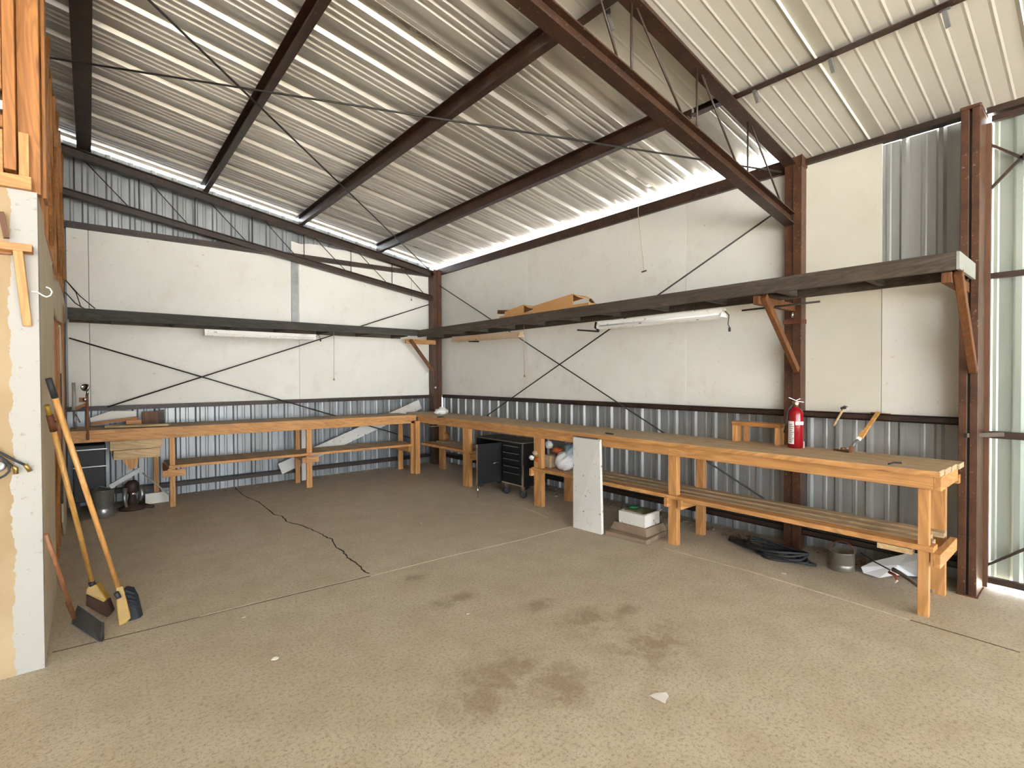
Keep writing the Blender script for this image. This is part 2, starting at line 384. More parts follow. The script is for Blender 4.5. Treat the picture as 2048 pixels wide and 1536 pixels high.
# ------------------------------------------------------------------ wall panels
def panel(a0, a1, z0, z1, side, label, mat=WPAN):
    mb = MB()
    if side == 'back': mb.box(a0, a1, GY, GY+.02, z0, z1)
    else: mb.box(GX, GX+.02, a0, a1, z0, z1)
    return tag(mb.build('wall_board', mat, bevel=.002), label, 'wall board', 'white boards on the %s wall' % ('back' if side == 'back' else 'right'))
xs1 = V(180, 700, Y=GY).x; xs2 = V(599, 700, Y=GY).x
panel(-.19, xs1-.004, 1.20, 3.38, 'back', 'narrow white wall board at the left end of the back wall, beside the wooden framing')
panel(xs1, xs2-.004, 1.20, 3.38, 'back', 'wide white wall board on the left half of the back wall')
panel(xs2, 4.74, 1.20, 3.38, 'back', 'wide white wall board on the back wall next to the corner column')
x0, x1 = V(583, 490, Y=GY).x, 4.55
jag = [(x0, 3.40)]; n = 16
for i in range(n+1):
    x = x0+(x1-x0)*i/n; jag.append((x, min(3.60+random.uniform(-.02, .02), roofz(x)-.13)))
jag.append((x1, 3.40))
tag(MB().prism([(x, GY+.02, z) for x, z in jag], (0, .015, 0)).build('wall_board', WPAN), 'white board strip with ragged top edge, above the high girt of the back wall', 'wall board')
s1 = V(1056, 740, X=GX).y; s2 = V(1372, 740, X=GX).y; s3 = V(1763, 740, X=GX).y
panel(s1+.004, 7.90, 1.235, 3.42, 'right', 'white wall board on the right wall next to the corner column')
panel(s2+.004, s1, 1.235, 3.42, 'right', 'white wall board behind the crossing rods of the right wall')
panel(1.80, s2, 1.235, 3.42, 'right', 'white wall board left of the middle column, above the wooden riser')
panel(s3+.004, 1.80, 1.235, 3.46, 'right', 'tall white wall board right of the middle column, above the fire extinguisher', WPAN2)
panel(.64, s3, 1.235, 2.26, 'right', 'short white wall board under the shelf end, beside the door column')

# ------------------------------------------------------------------ steel frame
def chan(w_, h, t=.006, d=1):   # C profile, open to +s * d
    P = [(0, -h/2), (w_, -h/2), (w_, -h/2+t), (t, -h/2+t), (t, h/2-t), (w_, h/2-t), (w_, h/2), (0, h/2)]
    return [(a*d, b) for a, b in P]
def ibeam(w_, h, t=.010):
    return [(-w_/2, -h/2), (w_/2, -h/2), (w_/2, -h/2+t), (t/2, -h/2+t), (t/2, h/2-t), (w_/2, h/2-t), (w_/2, h/2), (-w_/2, h/2), (-w_/2, h/2-t), (-t/2, h/2-t), (-t/2, -h/2+t), (-w_/2, -h/2+t)]
# corner column
c = thing('steel_column', 'brown steel corner column standing where the two benches meet', 'column', (4.78, 7.84, 0))
mb = MB().box(4.693, 4.857, 7.75, 7.756, 0, 3.46); mb.box(4.693, 4.699, 7.756, 7.92, 0, 3.44); mb.box(4.851, 4.857, 7.756, 7.92, 0, 3.44); mb.box(4.699, 4.851, 7.914, 7.92, 0, 3.44)
mb.build('shaft', COLM, c, .002)
MB().box(4.765, 4.772, 7.744, 7.75, 0, 3.44).build('weld_seam', DSTEEL, c)
q = V(871, 775, Y=7.745); MB().lathe(q, [(0, -.004), (.016, -.004), (.018, 0), (.016, .004), (.008, .012), (0, .014)], 16, (0, -1, 0)).build('knob', PAPER, c)
# middle column: two channels lip to lip, rounded cap plate
c = thing('steel_column', 'brown steel column behind the fire extinguisher, middle of the right wall', 'column', (4.87, 1.845, 0))
mb = MB(); mb.box(4.82, 4.826, 1.775, 1.915, 0, 3.50); mb.box(4.826, 4.93, 1.775, 1.781, 0, 3.50); mb.box(4.826, 4.93, 1.909, 1.915, 0, 3.50); mb.box(4.924, 4.93, 1.781, 1.909, 0, 3.50)
mb.build('shaft', COLM, c, .002)
MB().box(4.812, 4.82, 1.838, 1.846, 0, 3.44).build('weld_seam', DSTEEL, c)
pts = [(4.81, 1.768, 3.40), (4.81, 1.768, 3.53), (4.87, 1.768, 3.555), (4.93, 1.768, 3.545), (4.955, 1.768, 3.50), (4.96, 1.768, 3.40)]
MB().prism(pts, (0, .007, 0)).build('cap_plate', COLM, c)
MB().box(4.806, 4.96, 1.77, 1.775, 2.015, 2.055).box(4.806, 4.812, 1.77, 1.92, 2.015, 2.055).build('strap', RUST, c)
q = V(1585, 629, X=4.81); MB().tube([(4.806, q.y, q.z+.03), (4.806, q.y, q.z-.03)], .011, 12).build('bolt', CHROME, c)
# door column: pair of channels
c = thing('steel_column', 'dark brown double steel column at the near end of the bench, beside the metal door', 'column', (4.8, .65, 0))
for ya, yb in ((.655, .70), (.598, .642)):
    mb = MB(); mb.box(4.70, 4.706, ya, yb, 0, 3.40); mb.box(4.706, 4.96, ya, ya+.006, 0, 3.40); mb.box(4.706, 4.96, yb-.006, yb, 0, 3.40)
    mb.build('channel', COLM, c, .003)
MB().box(4.712, 4.95, .642, .655, 0, 3.38).build('filler_plate', BLACK, c)
MB().box(4.69, 4.97, .592, .706, 3.395, 3.42).build('cap_plate', COLM, c, .008)
MB().box(4.695, 4.965, .590, .706, 0, .008).build('base_plate', RUST, c)

# trusses
def truss(y, ztop, zbot, xl, xr, label, webs_v, webs_d, yq, w_=.10, ht=.105, hb=.085, slope_b=.155):
    t = thing('roof_truss', label, 'roof truss', (xr, y, zbot(xr)))
    mb = MB().sweep((xl, y, ztop(xl)), (xr, y, ztop(xr)), ibeam(w_, ht)); mb.build('top_chord', STEEL if y < 5 else DSTEEL, t)
    mb = MB().sweep((xl, y, zbot(xl)), (xr, y, zbot(xr)), ibeam(w_*.9, hb)); mb.build('bottom_chord', STEEL if y < 5 else DSTEEL, t)
    for a, b in webs_v+webs_d:
        pa, pb = V(*a, Y=yq), V(*b, Y=yq)
        if (a, b) in webs_v: xm = (pa.x+pb.x)/2; pa.x = pb.x = xm
        pa.z = ztop(pa.x)-ht*.3; pb.z = zbot(pb.x)+hb*.3; pa.y = pb.y = y
        MB().tube([pa, pb], .0075 if y < 5 else .0065, 8).build('web_rod', DSTEEL, t)
    return t
gzt = lambda x: 3.397+.166*(4.67-x); gzb = lambda x: 2.968+.155*(4.65-x)
truss(7.83, gzt, gzb, -4.0, 4.72, 'dark steel truss along the top of the back wall',
  [((148, 310), (148, 378)), ((278, 352), (278, 416)), ((390, 391), (390, 452)), ((504, 430), (504, 487)), ((608, 466), (608, 513)), ((702, 501), (702, 549)), ((784, 530), (784, 573))],
  [((164, 320), (261, 412)), ((297, 362), (379, 449)), ((417, 405), (496, 485)), ((526, 438), (595, 510)), ((626, 473), (694, 545)), ((713, 497), (776, 570)), ((797, 529), (850, 593))], 7.83)
nzt = lambda x: 3.475+.152*(4.90-x); nzb = lambda x: 2.935+.150*(4.90-x)
truss(1.87, nzt, nzb, -4.0, 4.83, 'brown steel truss spanning from the middle column across the roof',
  [((1264, 5), (1262, 150)), ((1395, 135), (1393, 262)), ((1495, 232), (1496, 345))],
  [((1175, 0), (1243, 138)), ((1268, 5), (1377, 250)), ((1400, 140), (1481, 336)), ((1500, 235), (1568, 408))], 1.87, .10, .11, .10)
# purlins
def purlin(xc, y0, y1, label, group='roof purlins', h=.15, zo=0, mat=None, fw=.065):
    z = roofz(xc)-h/2-.018+zo
    return tag(MB().sweep((xc+.03, y1, z), (xc+.03, y0, z), chan(fw, h, .006, 1)).build('roof_purlin', mat or STEEL), label, 'roof purlin', group)
purlin(3.70, 2.19, 7.98, 'brown roof purlin nearest the right wall eave, ending beside the near truss')
purlin(2.45, 1.9, 7.98, 'brown roof purlin, second from the right wall eave')
purlin(1.22, 1.9, 7.98, 'brown roof purlin, third from the right wall eave')
purlin(.02, 1.9, 7.98, 'dark roof purlin beside the wooden framing on the left', fw=.13, mat=DSTEEL)
purlin(-1.2, 1.9, 7.98, 'brown roof purlin above the wooden framing')
purlin(3.74, -11, 2.19, 'slim brown purlin under the cream roof panels of the near bay', None, .07, -.05)
mb = MB().sweep((4.885, 7.93, 3.46), (4.885, 1.92, 3.46), chan(.11, .115, .006, -1)); tag(mb.build('eave_beam', STEEL), 'brown eave beam along the top of the right wall, from corner column to middle column', 'eave beam')
tag(MB().box(4.88, 4.96, .70, 1.775, 3.425, 3.47).build('eave_beam', DSTEEL), 'thin dark eave beam between the middle column and the door column', 'eave beam')
# girts
def girt_r(y0, y1, z0, z1, label, x0=4.85):
    tag(MB().box(x0, GX, y0, y1, z0+.004, z0+.010).box(x0, x0+.006, y0, y1, z0, z1).box(x0, 5.0, y0, y1, z1-.006, z1).build('wall_girt', DSTEEL), label, 'wall girt')
girt_r(1.92, 7.74, 1.185, 1.240, 'dark girt at bench height on the right wall, left of the middle column')
girt_r(.71, 1.77, 1.185, 1.240, 'dark girt at bench height between the middle column and the door column')
girt_r(1.92, 7.74, .135, .19, 'low dark girt near the floor on the right wall, left of the middle column')
girt_r(.71, 1.77, .135, .19, 'low brown girt near the floor behind the metal pot')
def girt_b(z0, z1, label, zl=0, x1=4.69):
    mb = MB()
    mb.hexa([(-.3, 7.87, z0+zl), (x1, 7.87, z0), (x1, 8.0, z0), (-.3, 8.0, z0+zl)], [(-.3, 7.87, z1+zl), (x1, 7.87, z1), (x1, 8.0, z1), (-.3, 8.0, z1+zl)])
    tag(mb.build('wall_girt', DSTEEL), label, 'wall girt')
girt_b(1.18, 1.235, 'dark girt at bench height along the back wall', -.02)
girt_b(.125, .175, 'low dark girt near the floor along the back wall', .01)
girt_b(3.355, 3.42, 'dark girt high on the back wall, crossing behind the truss', -.02)
tag(MB().box(V(583, 600, Y=7.93).x, V(596, 600, Y=7.93).x, 7.915, 7.945, 2.26, 3.34).build('metal_post', GREY), 'narrow galvanised post above the shelf on the back wall', 'metal post')

# brace rods
def rod(a, b, label, r=.0085, mat=None):
    return tag(MB().tube([a, b], r, 8).build('brace_rod', mat or RODM), label, 'brace rod', None)
XR = 4.83
rod(V(1548, 427, X=XR), V(974, 831, X=XR), 'brace rod falling left from the middle column across the right wall')
XR2 = 4.805
rod(V(880, 572, X=XR2), V(1535, 1002, X=XR2), 'brace rod falling right from the corner column across the right wall')
YR = 7.80
rod(V(858, 609, Y=YR), V(215, 814, Y=YR), 'brace rod falling left from the corner column across the back wall')
YR2 = 7.775
rod(V(138, 676, Y=YR2), V(828, 878, Y=YR2), 'brace rod falling right across the back wall from the wooden framing')
def rodsolve(P0, far_y, fz, target):
    best = None
    for i in range(400):
        xr = 1-i*.012; P1 = Vector((xr, far_y, fz(xr))); d = (P1-P0); m = 1e9
        for k in range(5, 100):
            q = P0+d*(k/100)-Vector((0, 0, EYE)); zc = q.dot(_f)
            if zc <= .1: continue
            sx, sy = 1024+FOC*q.dot(_r)/zc, 768-FOC*q.dot(_u)/zc; m = min(m, math.hypot(sx-target[0], sy-target[1]))
        if best is None or m < best[0]: best = (m, P1)
    return best[1]
P0 = Vector((4.72, 7.76, 3.37)); P1 = rodsolve(P0, 1.95, lambda x: 3.34+.166*(4.8-x), (400, 100))
rod(P0, P1, 'roof brace rod running up from the corner column to the near truss', .009)
P0 = Vector((4.84, 1.95, 3.40)); P1 = rodsolve(P0, 7.78, lambda x: 3.36+.166*(4.8-x), (300, 147))
rod(P0, P1, 'roof brace rod running from the middle column across the roof to the back wall', .009)

# bright clips hanging on the purlins
def clip(px, py, Zx, label):
    p = V(px, py, X=Zx)
    c = thing('purlin_clip', label, 'metal clip', p, 'galvanised clips under the purlins')
    MB().beam(p+Vector((0, 0, .03)), p+Vector((.005, 0, -.0)), .05, .006, (1, 0, 0)).build('hook', GREY, c)
    MB().beam(p, p+Vector((.035, -.012, -.085)), .034, .022, (0, 1, 0)).build('tab', GREY, c)
clip(1889, 22, 3.76, 'galvanised clip under the slim purlin, nearest the top right corner')
clip(1660, 117, 3.76, 'galvanised clip under the slim purlin, midway between the other two')
clip(1509, 180, 3.76, 'galvanised clip under the slim purlin, nearest the truss')
clip(1214, 30, 2.52, 'galvanised clip under the second purlin, seen between the truss chords')

# ------------------------------------------------------------------ big metal door in the right wall
d = thing('door_1', None, None, (5.02, .58, 0)); d['kind'] = 'structure'
def door_pt(a, h, e): return (5.05-h, .575-a, (.07, 3.44)[e])
skin('door_sheet', DOORM, door_pt, 2.0, ribprof(2.0, .229, .05, .024, .006, .12), d)
for z0, z1 in ((1.085, 1.135), (2.235, 2.275), (.03, .075), (3.36, 3.40)):
    MB().box(4.985, 5.02, -1.42, .575, z0+.01, z1+.01).build('rail', DSTEEL, d)
MB().box(4.97, 5.03, .574, .612, .012, 3.36).build('jamb', plain('bare_brown_edge', (.13, .06, .03), .5), d)
MB().box(4.98, 5.02, -1.43, -1.38, .02, 3.36).build('jamb', DSTEEL, d)
for a, b, kk in (((1981, 290), (2048, 317), 5.9), ((1979, 380), (2048, 310), 2.4), ((1968, 1132), (2048, 1099), 4.7)):
    pa, pb = V(*a, X=4.995), V(*b, X=4.995); pb = pa+(pb-pa)*kk
    MB().beam(pa, pb, .016, .028, (1, 0, 0)).build('brace', DSTEEL, d)
pa, pb = V(1940, 869, X=4.93), V(2030, 877, X=4.93); MB().beam((4.69, .66, 1.13), (4.96, .50, 1.13), .02, .028).build('latch_bolt', plain('worn_latch', (.11, .085, .07), .45, .4), d)
tag(d, 'corrugated metal door')
tag(MB().box(4.965, 5.04, -1.5, .60, 3.425, 3.53).build('eave_beam', DSTEEL), 'dark header beam above the metal door', 'eave beam')
# wall beyond the door, only there to close the building
o = skin('wall_right', WALLM, lambda a, h, e: (SKX-h+.02, -11+a, (0, 3.56)[e]), 9.55, ribprof(9.55, .229, .045, .024)); o['kind'] = 'structure'

# ------------------------------------------------------------------ left partition
PX, PY = -.2, 3.67
DT = 2.535
DRY1 = drywall('taped_drywall_end', .99); DRY2 = drywall('tan_drywall', None, (.52, .43, .30), (.66, .57, .43))
f = MB().box(-2.4, PX, PY, PY+.10, 0, DT).build('wall_front', DRY1); f['kind'] = 'structure'
# side of the partition: torn drywall over open studs
wl = MB().prism([(PX, PY+.101, 0), (PX, 4.98, 0), (PX, 4.95, .6), (PX, 5.02, 1.2), (PX, 5.15, 1.9), (PX, 5.3, 2.33), (PX, 4.9, 2.42), (PX, 4.25, 2.44), (PX, 4.12, 2.53), (PX, PY+.101, DT)], (-.013, 0, 0)).build('wall_left', DRY2); wl['kind'] = 'structure'
MB().prism([(PX, 5.28, 2.1), (PX, 5.75, 2.05), (PX, 6.9, 2.12), (PX, 7.9, 2.2), (PX, 7.9, 2.42), (PX, 6.2, 2.44), (PX, 5.3, 2.33)], (-.013, 0, 0)).build('drywall_strip', DRY2, wl)
MB().prism([(PX, 6.35, .2), (PX, 6.7, .0), (PX, 7.2, 0), (PX, 7.15, 1.0), (PX, 6.5, 2.05), (PX, 6.3, 2.05)], (-.013, 0, 0)).build('drywall_strip', DRY2, wl)
for k in range(11):
    y = 3.80+k*.405; z1 = 4.15 if k > 0 else 4.0
    MB().box(PX-.105, PX-.014, y, y+.04, 0, z1).build('stud', SZ, wl, .002)
for z in (1.15, 2.50, 3.35, 4.1):
    MB().box(PX-.10, PX-.018, PY+.11, 7.9, z, z+.04).build('plate', SYm, wl)
for a, b in (((3.8, 2.6), (5.2, 4.1)), ((5.3, 2.6), (4.3, 4.0)), ((5.2, 2.6), (6.6, 4.1)), ((6.8, 2.6), (5.9, 4.0)), ((6.5, 2.6), (7.8, 4.1)), ((7.8, 2.7), (7.0, 4.1)), ((5.3, .2), (6.1, 1.1))):
    MB().beam((PX-.006, a[0], a[1]), (PX-.006, b[0], b[1]), .09, .02, (1, 0, 0)).build('diagonal_board', SZ, wl)
MB().box(PX-.14, PX-.108, PY+.11, 7.9, 0, 4.1).build('light_block_board', wood('dark_backing', (.16, .075, .03), (.24, .12, .05), 2), wl)  # added behind the studs to block light coming through the wall
for k, (y, z0, z1) in enumerate(((5.9, .9, 2.0), (6.2, .4, 1.6), (6.9, 1.0, 2.3), (7.3, 1.1, 2.0))):
    MB().box(PX-.012, PX+.004, y, y+.10, z0, z1).build('nailed_board', (SZ, GWY, SZ, DW)[k], wl)
# framing over the near face
def lw(name, mb, mat, label, cat='timber', bevel=.003): return tag(mb.build(name, mat, bevel=bevel), label, cat)
z1 = 4.15
def xat(px): return V(px, 300, Y=PY).x
lw('timber_post', MB().box(xat(8)-.0, xat(33), PY-.03, PY+.05, DT+.09, z1), SZ, 'narrow pale wood post at the left edge, above the white drywall end', 'post')
lw('timber_post', MB().box(xat(33)+.002, xat(80), PY+.03, PY+.09, DT+.0, z1), SZ, 'wide flat wood post with nail holes above the drywall corner', 'post')
lw('timber_post', MB().box(xat(80)+.004, xat(80)+.02, PY+.09, PY+.24, DT+.0, z1), SZ, 'thin wood stud set back just right of the wide flat post', 'post')
lw('timber_block', MB().box(xat(-40), xat(63), PY-.035, PY+.02, V(30, 378, Y=PY).z, V(30, 352, Y=PY).z), WX, 'short scrap block with a screw on top of the drywall end', 'wood block')
lw('timber_block', MB().box(xat(37), xat(58), PY-.01, PY+.03, V(40, 352, Y=PY).z, V(40, 265, Y=PY).z), WZ, 'upright scrap of wood nailed to the wide post', 'wood block')
lw('plywood_panel', MB().box(-1.4, xat(8)-.004, PY-.0, PY+.02, V(5, 352, Y=PY).z, V(5, 258, Y=PY).z), WX, 'orange plywood panel left of the narrow post', 'plywood')
lw('plywood_panel', MB().box(-1.4, xat(8)-.004, PY+.0, PY+.03, V(5, 178, Y=PY).z, z1), SX, 'rough plywood at the top left edge of the photo', 'plywood')
lw('wood_rail', MB().box(-1.4, xat(8)-.004, PY+.03, PY+.07, V(5, 250, Y=PY).z, V(5, 225, Y=PY).z), SX, 'dark wood rail in the gap between the two plywood panels', 'rail')
lw('wood_rail', MB().box(-1.4, xat(8)-.004, PY+.03, PY+.05, V(5, 214, Y=PY).z, V(5, 196, Y=PY).z), WPAN, 'pale rail in the gap between the two plywood panels', 'rail')
lw('plywood_panel', MB().box(-2.4, xat(8)-.004, PY+.26, PY+.28, DT, z1), SX, 'dark backing panel added deep in the left-edge gap to block the sky', 'plywood')  # added panel, keeps bright sky from showing between the plywood pieces
# shelf arm on the drywall end
a = thing('wooden_shelf_arm', 'orange wood shelf on a slanted arm fixed to the white drywall end', 'shelf', V(40, 560, Y=PY))
def W(px, py, y=PY): return V(px, py, Y=y)
yb = PY-.001; fr = PY-.09
p = [W(-30, 478, fr), W(64, 489, fr), W(64, 504, fr), W(-30, 494, fr)]
MB().prism(p, (0, .09, 0)).build('shelf_board', WX, a, .002)
p = [W(24, 497, PY-.085), W(45, 499, PY-.085), W(64, 652, PY-.02), W(45, 652, PY-.02)]
MB().hexa(p, [q+Vector((0, .018 if i > 1 else .08, 0)) for i, q in enumerate(p)]).build('arm', WZ, a, .003)
p = [W(-30, 496, PY-.02), W(24, 500, PY-.02), W(24, 509, PY-.02), W(-30, 505, PY-.02)]
MB().prism(p, (0, .018, 0)).build('rail', SX, a)
p0_ = W(-10, 425, PY-.04); tag(MB().beam(W(2, 424, PY-.04), W(13, 476, PY-.04), .022, .022, (0, 1, 0)).build('scrap_stick', DW), 'short dark scrap stick leaning on the small wooden shelf', 'stick')
# wire hook
h0 = W(62, 584, PY-.03)
pts = [W(62, 583, PY-.03), W(75, 584, PY-.04), W(84, 590, PY-.04), W(93, 594, PY-.04), W(101, 591, PY-.04), W(104, 584, PY-.04), W(100, 577, PY-.04), W(92, 574, PY-.04)]
tag(MB().tube(pts, .0035, 8).build('wall_hook', PAPER), 'white coated wire hook beside the slanted shelf arm', 'hook')
# fittings on the drywall end
def S3(pts, y): return [W(a, b, y) for a, b in pts]
t = thing('air_hose', 'thin dark hoses with brass ends hanging at the left edge of the photo', 'hose', W(20, 930, PY-.02))
MB().tube(S3([(-25, 890), (0, 905), (30, 921), (50, 930)], PY-.03), .006, 8).build('hose_line', RUB, t)
MB().tube(S3([(50, 929), (54, 934), (60, 943)], PY-.03), .010, 8).build('nozzle', BRASS, t)
MB().tube(S3([(-20, 905), (0, 914), (12, 924), (19, 934), (18, 943), (10, 951), (0, 956), (-20, 958)], PY-.025), .005, 8).build('hose_line', RUB, t)
MB().tube(S3([(0, 912), (14, 922), (26, 933)], PY-.03), .004, 8).build('hose_line', RUB, t)
MB().tube(S3([(26, 933), (32, 937), (32, 948)], PY-.03), .010, 8).build('nozzle', BRASS, t)
MB().lathe(W(-3, 933, PY-.022), [(0, -.01), (.028, -.01), (.028, .006), (.022, .01), (0, .01)], 20, (0, -1, 0)).build('gauge', GREY, t)

# wires hanging from the framing
for a, b, c_, lab in (((131, 585), (150, 606), (170, 618), 'dark cable end lying over the shelf by the framing'), ((131, 560), (152, 585), (162, 615), 'thin curved cable hanging beside the framing, left of the long one'), ((133, 562), (160, 592), (190, 617), 'long straight thin cable from the framing to the back wall shelf')):
    tag(MB().tube([V(*a, Y=7.4), V(*b, Y=7.3), V(*c_, Y=7.25)], .005, 6).build('cable', RODM), lab, 'cable')

# ------------------------------------------------------------------ benches
bt = .950
b = thing('workbench', 'long orange timber workbench along the right wall, carrying the fire extinguisher', 'workbench', (4.35, 4.2, 0))
ws = [(4.045, 4.185), (4.190, 4.345), (4.350, 4.500), (4.505, 4.66)]
for i, (xa, xb) in enumerate(ws):
    ya = (.690, .682, .676, .662)[i]
    MB().box(xa, xb, ya, 7.22 if i < 1 else 7.84, bt-.038, bt).build('top_board', TY, b, .003)
MB().box(4.0445, 4.0465, .686, 7.21, bt-.037, bt-.003).build('edge_strip', WY, b)
for ya, yb in ((.725, 2.63), (2.632, 4.44), (4.442, 7.24)):
    MB().box(4.075, 4.112, ya, yb, .825, bt-.038).build('apron', WY, b, .003)
MB().box(4.075, 4.60, .685, .724, .822, bt-.038).build('apron', WX, b, .003)
MB().box(4.56, 4.60, .725, 7.8, .84, bt-.038).build('apron', WY, b, .003)
def leg(x0, x1, y0, y1, z1, par=None): MB().box(x0, x1, y0, y1, 0, z1).build('leg', WZ, par or b, .003)
def lx(px, py, X): return V(px, py, X=X).y
def rleg(pl, pr, pyb, X=4.09, d=.045, z1=.83):
    y1, y0 = lx(pl, pyb, X), lx(pr, pyb, X); leg(X, X+d, y0, y1, z1)
rleg(1834, 1857, 1228); rleg(1336, 1353, 1090, 4.10, .06, .83); rleg(1068, 1083, 1012, 4.10, .06); rleg(926, 938, 975, 4.08, .06)
leg(4.58, 4.625, .745, .835, .86)
for pl, pr in ((1391, 1407), (1128, 1142)):
    y1, y0 = lx(pl, 1000, 4.56), lx(pr, 1000, 4.56); leg(4.56, 4.61, y0, y1, .86)
y1, y0 = lx(878, 930, 4.55), lx(887, 930, 4.55); leg(4.55, 4.60, y0, y1, .86)
# lower slatted shelf, two runs
for ya, yb, zz in ((.72, 4.50, .425), (5.80, 7.15, .47)):
    for k in range(4):
        xa = 4.075+k*.142; e = ya+(0, .03, .07, .02)[k] if ya < 1 else ya
        MB().box(xa, xa+(.115, .085, .085, .085)[k], e, yb, zz, zz+.036).build('shelf_slat', TY if k else WY, b, .003)
for y, z, ex in ((.705, .335, 0), (2.64, .35, .03), (2.50, .35, .03), (4.50, .36, .03), (5.77, .385, .04)):
    MB().box(4.055 if ex else 4.075, 4.60, y-.019, y+.019, z, z+.088).build('shelf_bearer', WX, b, .003)
MB().box(4.60, 4.66, .68, .80, .80, .86).build('cleat', WX, b)
MB().box(4.08, 4.16, .83, 1.02, .385, .42).build('cleat', PLK, b)

g = thing('workbench', 'orange timber workbench along the back wall, from the framing to the corner', 'workbench', (2, 7.5, 0))
def zt(x): return .945+.0085*(4.04-x)
def hx(mb, xa, xb, ya, yb, dz0, dz1):
    return mb.hexa([(xa, ya, zt(xa)+dz0), (xb, ya, zt(xb)+dz0), (xb, yb, zt(xb)+dz0), (xa, yb, zt(xa)+dz0)], [(xa, ya, zt(xa)+dz1), (xb, ya, zt(xb)+dz1), (xb, yb, zt(xb)+dz1), (xa, yb, zt(xa)+dz1)])
for i, (ya, yb) in enumerate(((7.225, 7.37), (7.375, 7.53), (7.535, 7.69), (7.695, 7.85))):
    hx(MB(), -.17, 4.04 if i else 4.042, ya, yb, -.038, 0).build('top_board', TX, g, .003)
hx(MB(), -.17, 4.04, 7.2245, 7.2265, -.037, -.003).build('edge_strip', WX, g)
hx(MB(), -.17, 4.05, 7.25, 7.288, -.135, -.038).build('apron', WX, g, .003)
hx(MB(), -.17, 4.05, 7.80, 7.838, -.135, -.038).build('apron', WX, g, .003)
def gleg(pl, pr, Y, pyb=960, z1=.85, d=.04):
    xa, xb = V(pl, pyb, Y=Y).x, V(pr, pyb, Y=Y).x; MB().box(xa, xb, Y, Y+d, 0, z1).build('leg', WZ, g, .003)
gleg(340, 351, 7.27); gleg(614, 625, 7.27); gleg(832, 841, 7.16); gleg(823, 831, 7.25)
gleg(592, 601, 7.72); gleg(798, 807, 7.72); gleg(308, 318, 7.72)
def zs(x): return .445+.008*(4.04-x)
for k in range(5):
    ya = 7.245+k*.115
    for xa, xb in ((.72, 2.36), (2.36, 4.03)):
        MB().hexa([(xa, ya, zs(xa)), (xb, ya, zs(xb)), (xb, ya+.09, zs(xb)), (xa, ya+.09, zs(xa))], [(xa, ya, zs(xa)+.034), (xb, ya, zs(xb)+.034), (xb, ya+.09, zs(xb)+.034), (xa, ya+.09, zs(xa)+.034)]).build('shelf_slat', TX if k else WX, g, .003)
for px in (345, 619, 822):
    x = V(px, 930, Y=7.25).x; MB().box(x-.05, x-.012, 7.23, 7.80, zs(x)-.088, zs(x)-.001).build('shelf_bearer', WY, g, .003)
    if px < 800: MB().box(x-.10, x+.13, 7.24, 7.268, zs(x)-.10, zs(x)-.02).build('cleat', WX, g, .003)

# ------------------------------------------------------------------ overhead shelves
s = thing('overhead_shelf', 'long dark weathered timber shelf high along the right wall', 'shelf', (4.35, 3.9, 2.2))
ye = .62
MB().box(4.045, 4.083, ye, 7.18, 2.195, 2.305).build('fascia', GWY, s, .003)
MB().box(4.045, 4.59, ye-.018, ye-.001, 2.195, 2.303).build('end_plate', LGREY, s, .001)
for k in range(4): MB().box(4.085+k*.128, 4.085+k*.128+.12, ye, 7.78, 2.278, 2.30).build('deck_board', GWY, s)
MB().box(4.565, 4.60, ye, 7.78, 2.205, 2.278).build('back_rail', GWY, s)
y = 1.1
while y < 7.4:
    MB().box(4.085, 4.565, y, y+.038, 2.22, 2.278).build('joist', GWX, s); y += .61
def bracket(ycol, xcol, zb, xs, par, w_=.045):
    MB().box(xs, xcol, ycol-w_/2, ycol+w_/2, 2.125, 2.193).build('bracket_arm', DW, par, .003)
    MB().beam((xs+.04, ycol-w_, 2.19), (xcol-.02, ycol-w_, zb), w_*.9, .055, (1, 0, 0)).build('bracket_strut', DW, par, .004)
bracket(1.845, 4.82, 1.60, 4.10, s); bracket(.672, 4.70, 1.58, 4.09, s, .05)
s2_ = thing('overhead_shelf', 'long dark timber shelf high along the back wall', 'shelf', (2, 7.5, 2.2))
MB().hexa([(-.17, 7.19, 2.19), (4.083, 7.19, 2.215), (4.083, 7.228, 2.215), (-.17, 7.228, 2.19)], [(-.17, 7.19, 2.315), (4.083, 7.19, 2.315), (4.083, 7.228, 2.315), (-.17, 7.228, 2.315)]).build('fascia', wood('sooty_fascia', (.03, .028, .025), (.075, .068, .058), 0, False, .8), s2_, .003)
for k in range(4): MB().box(-.17, 4.04, 7.23+k*.13, 7.23+k*.13+.122, 2.278, 2.30).build('deck_board', GWX, s2_)
MB().box(-.17, 4.04, 7.74, 7.775, 2.205, 2.278).build('back_rail', GWX, s2_)
x = .2
while x < 4: MB().box(x, x+.038, 7.23, 7.74, 2.20, 2.278).build('joist', GWY, s2_); x += .61
MB().box(4.10, 4.68, 7.66, 7.70, 2.125, 2.20).build('bracket_arm', WX, s2_, .003)
MB().beam((4.16, 7.62, 2.18), (4.66, 7.72, 1.65), .045, .055, (1, 0, 0)).build('bracket_strut', DW, s2_, .003)

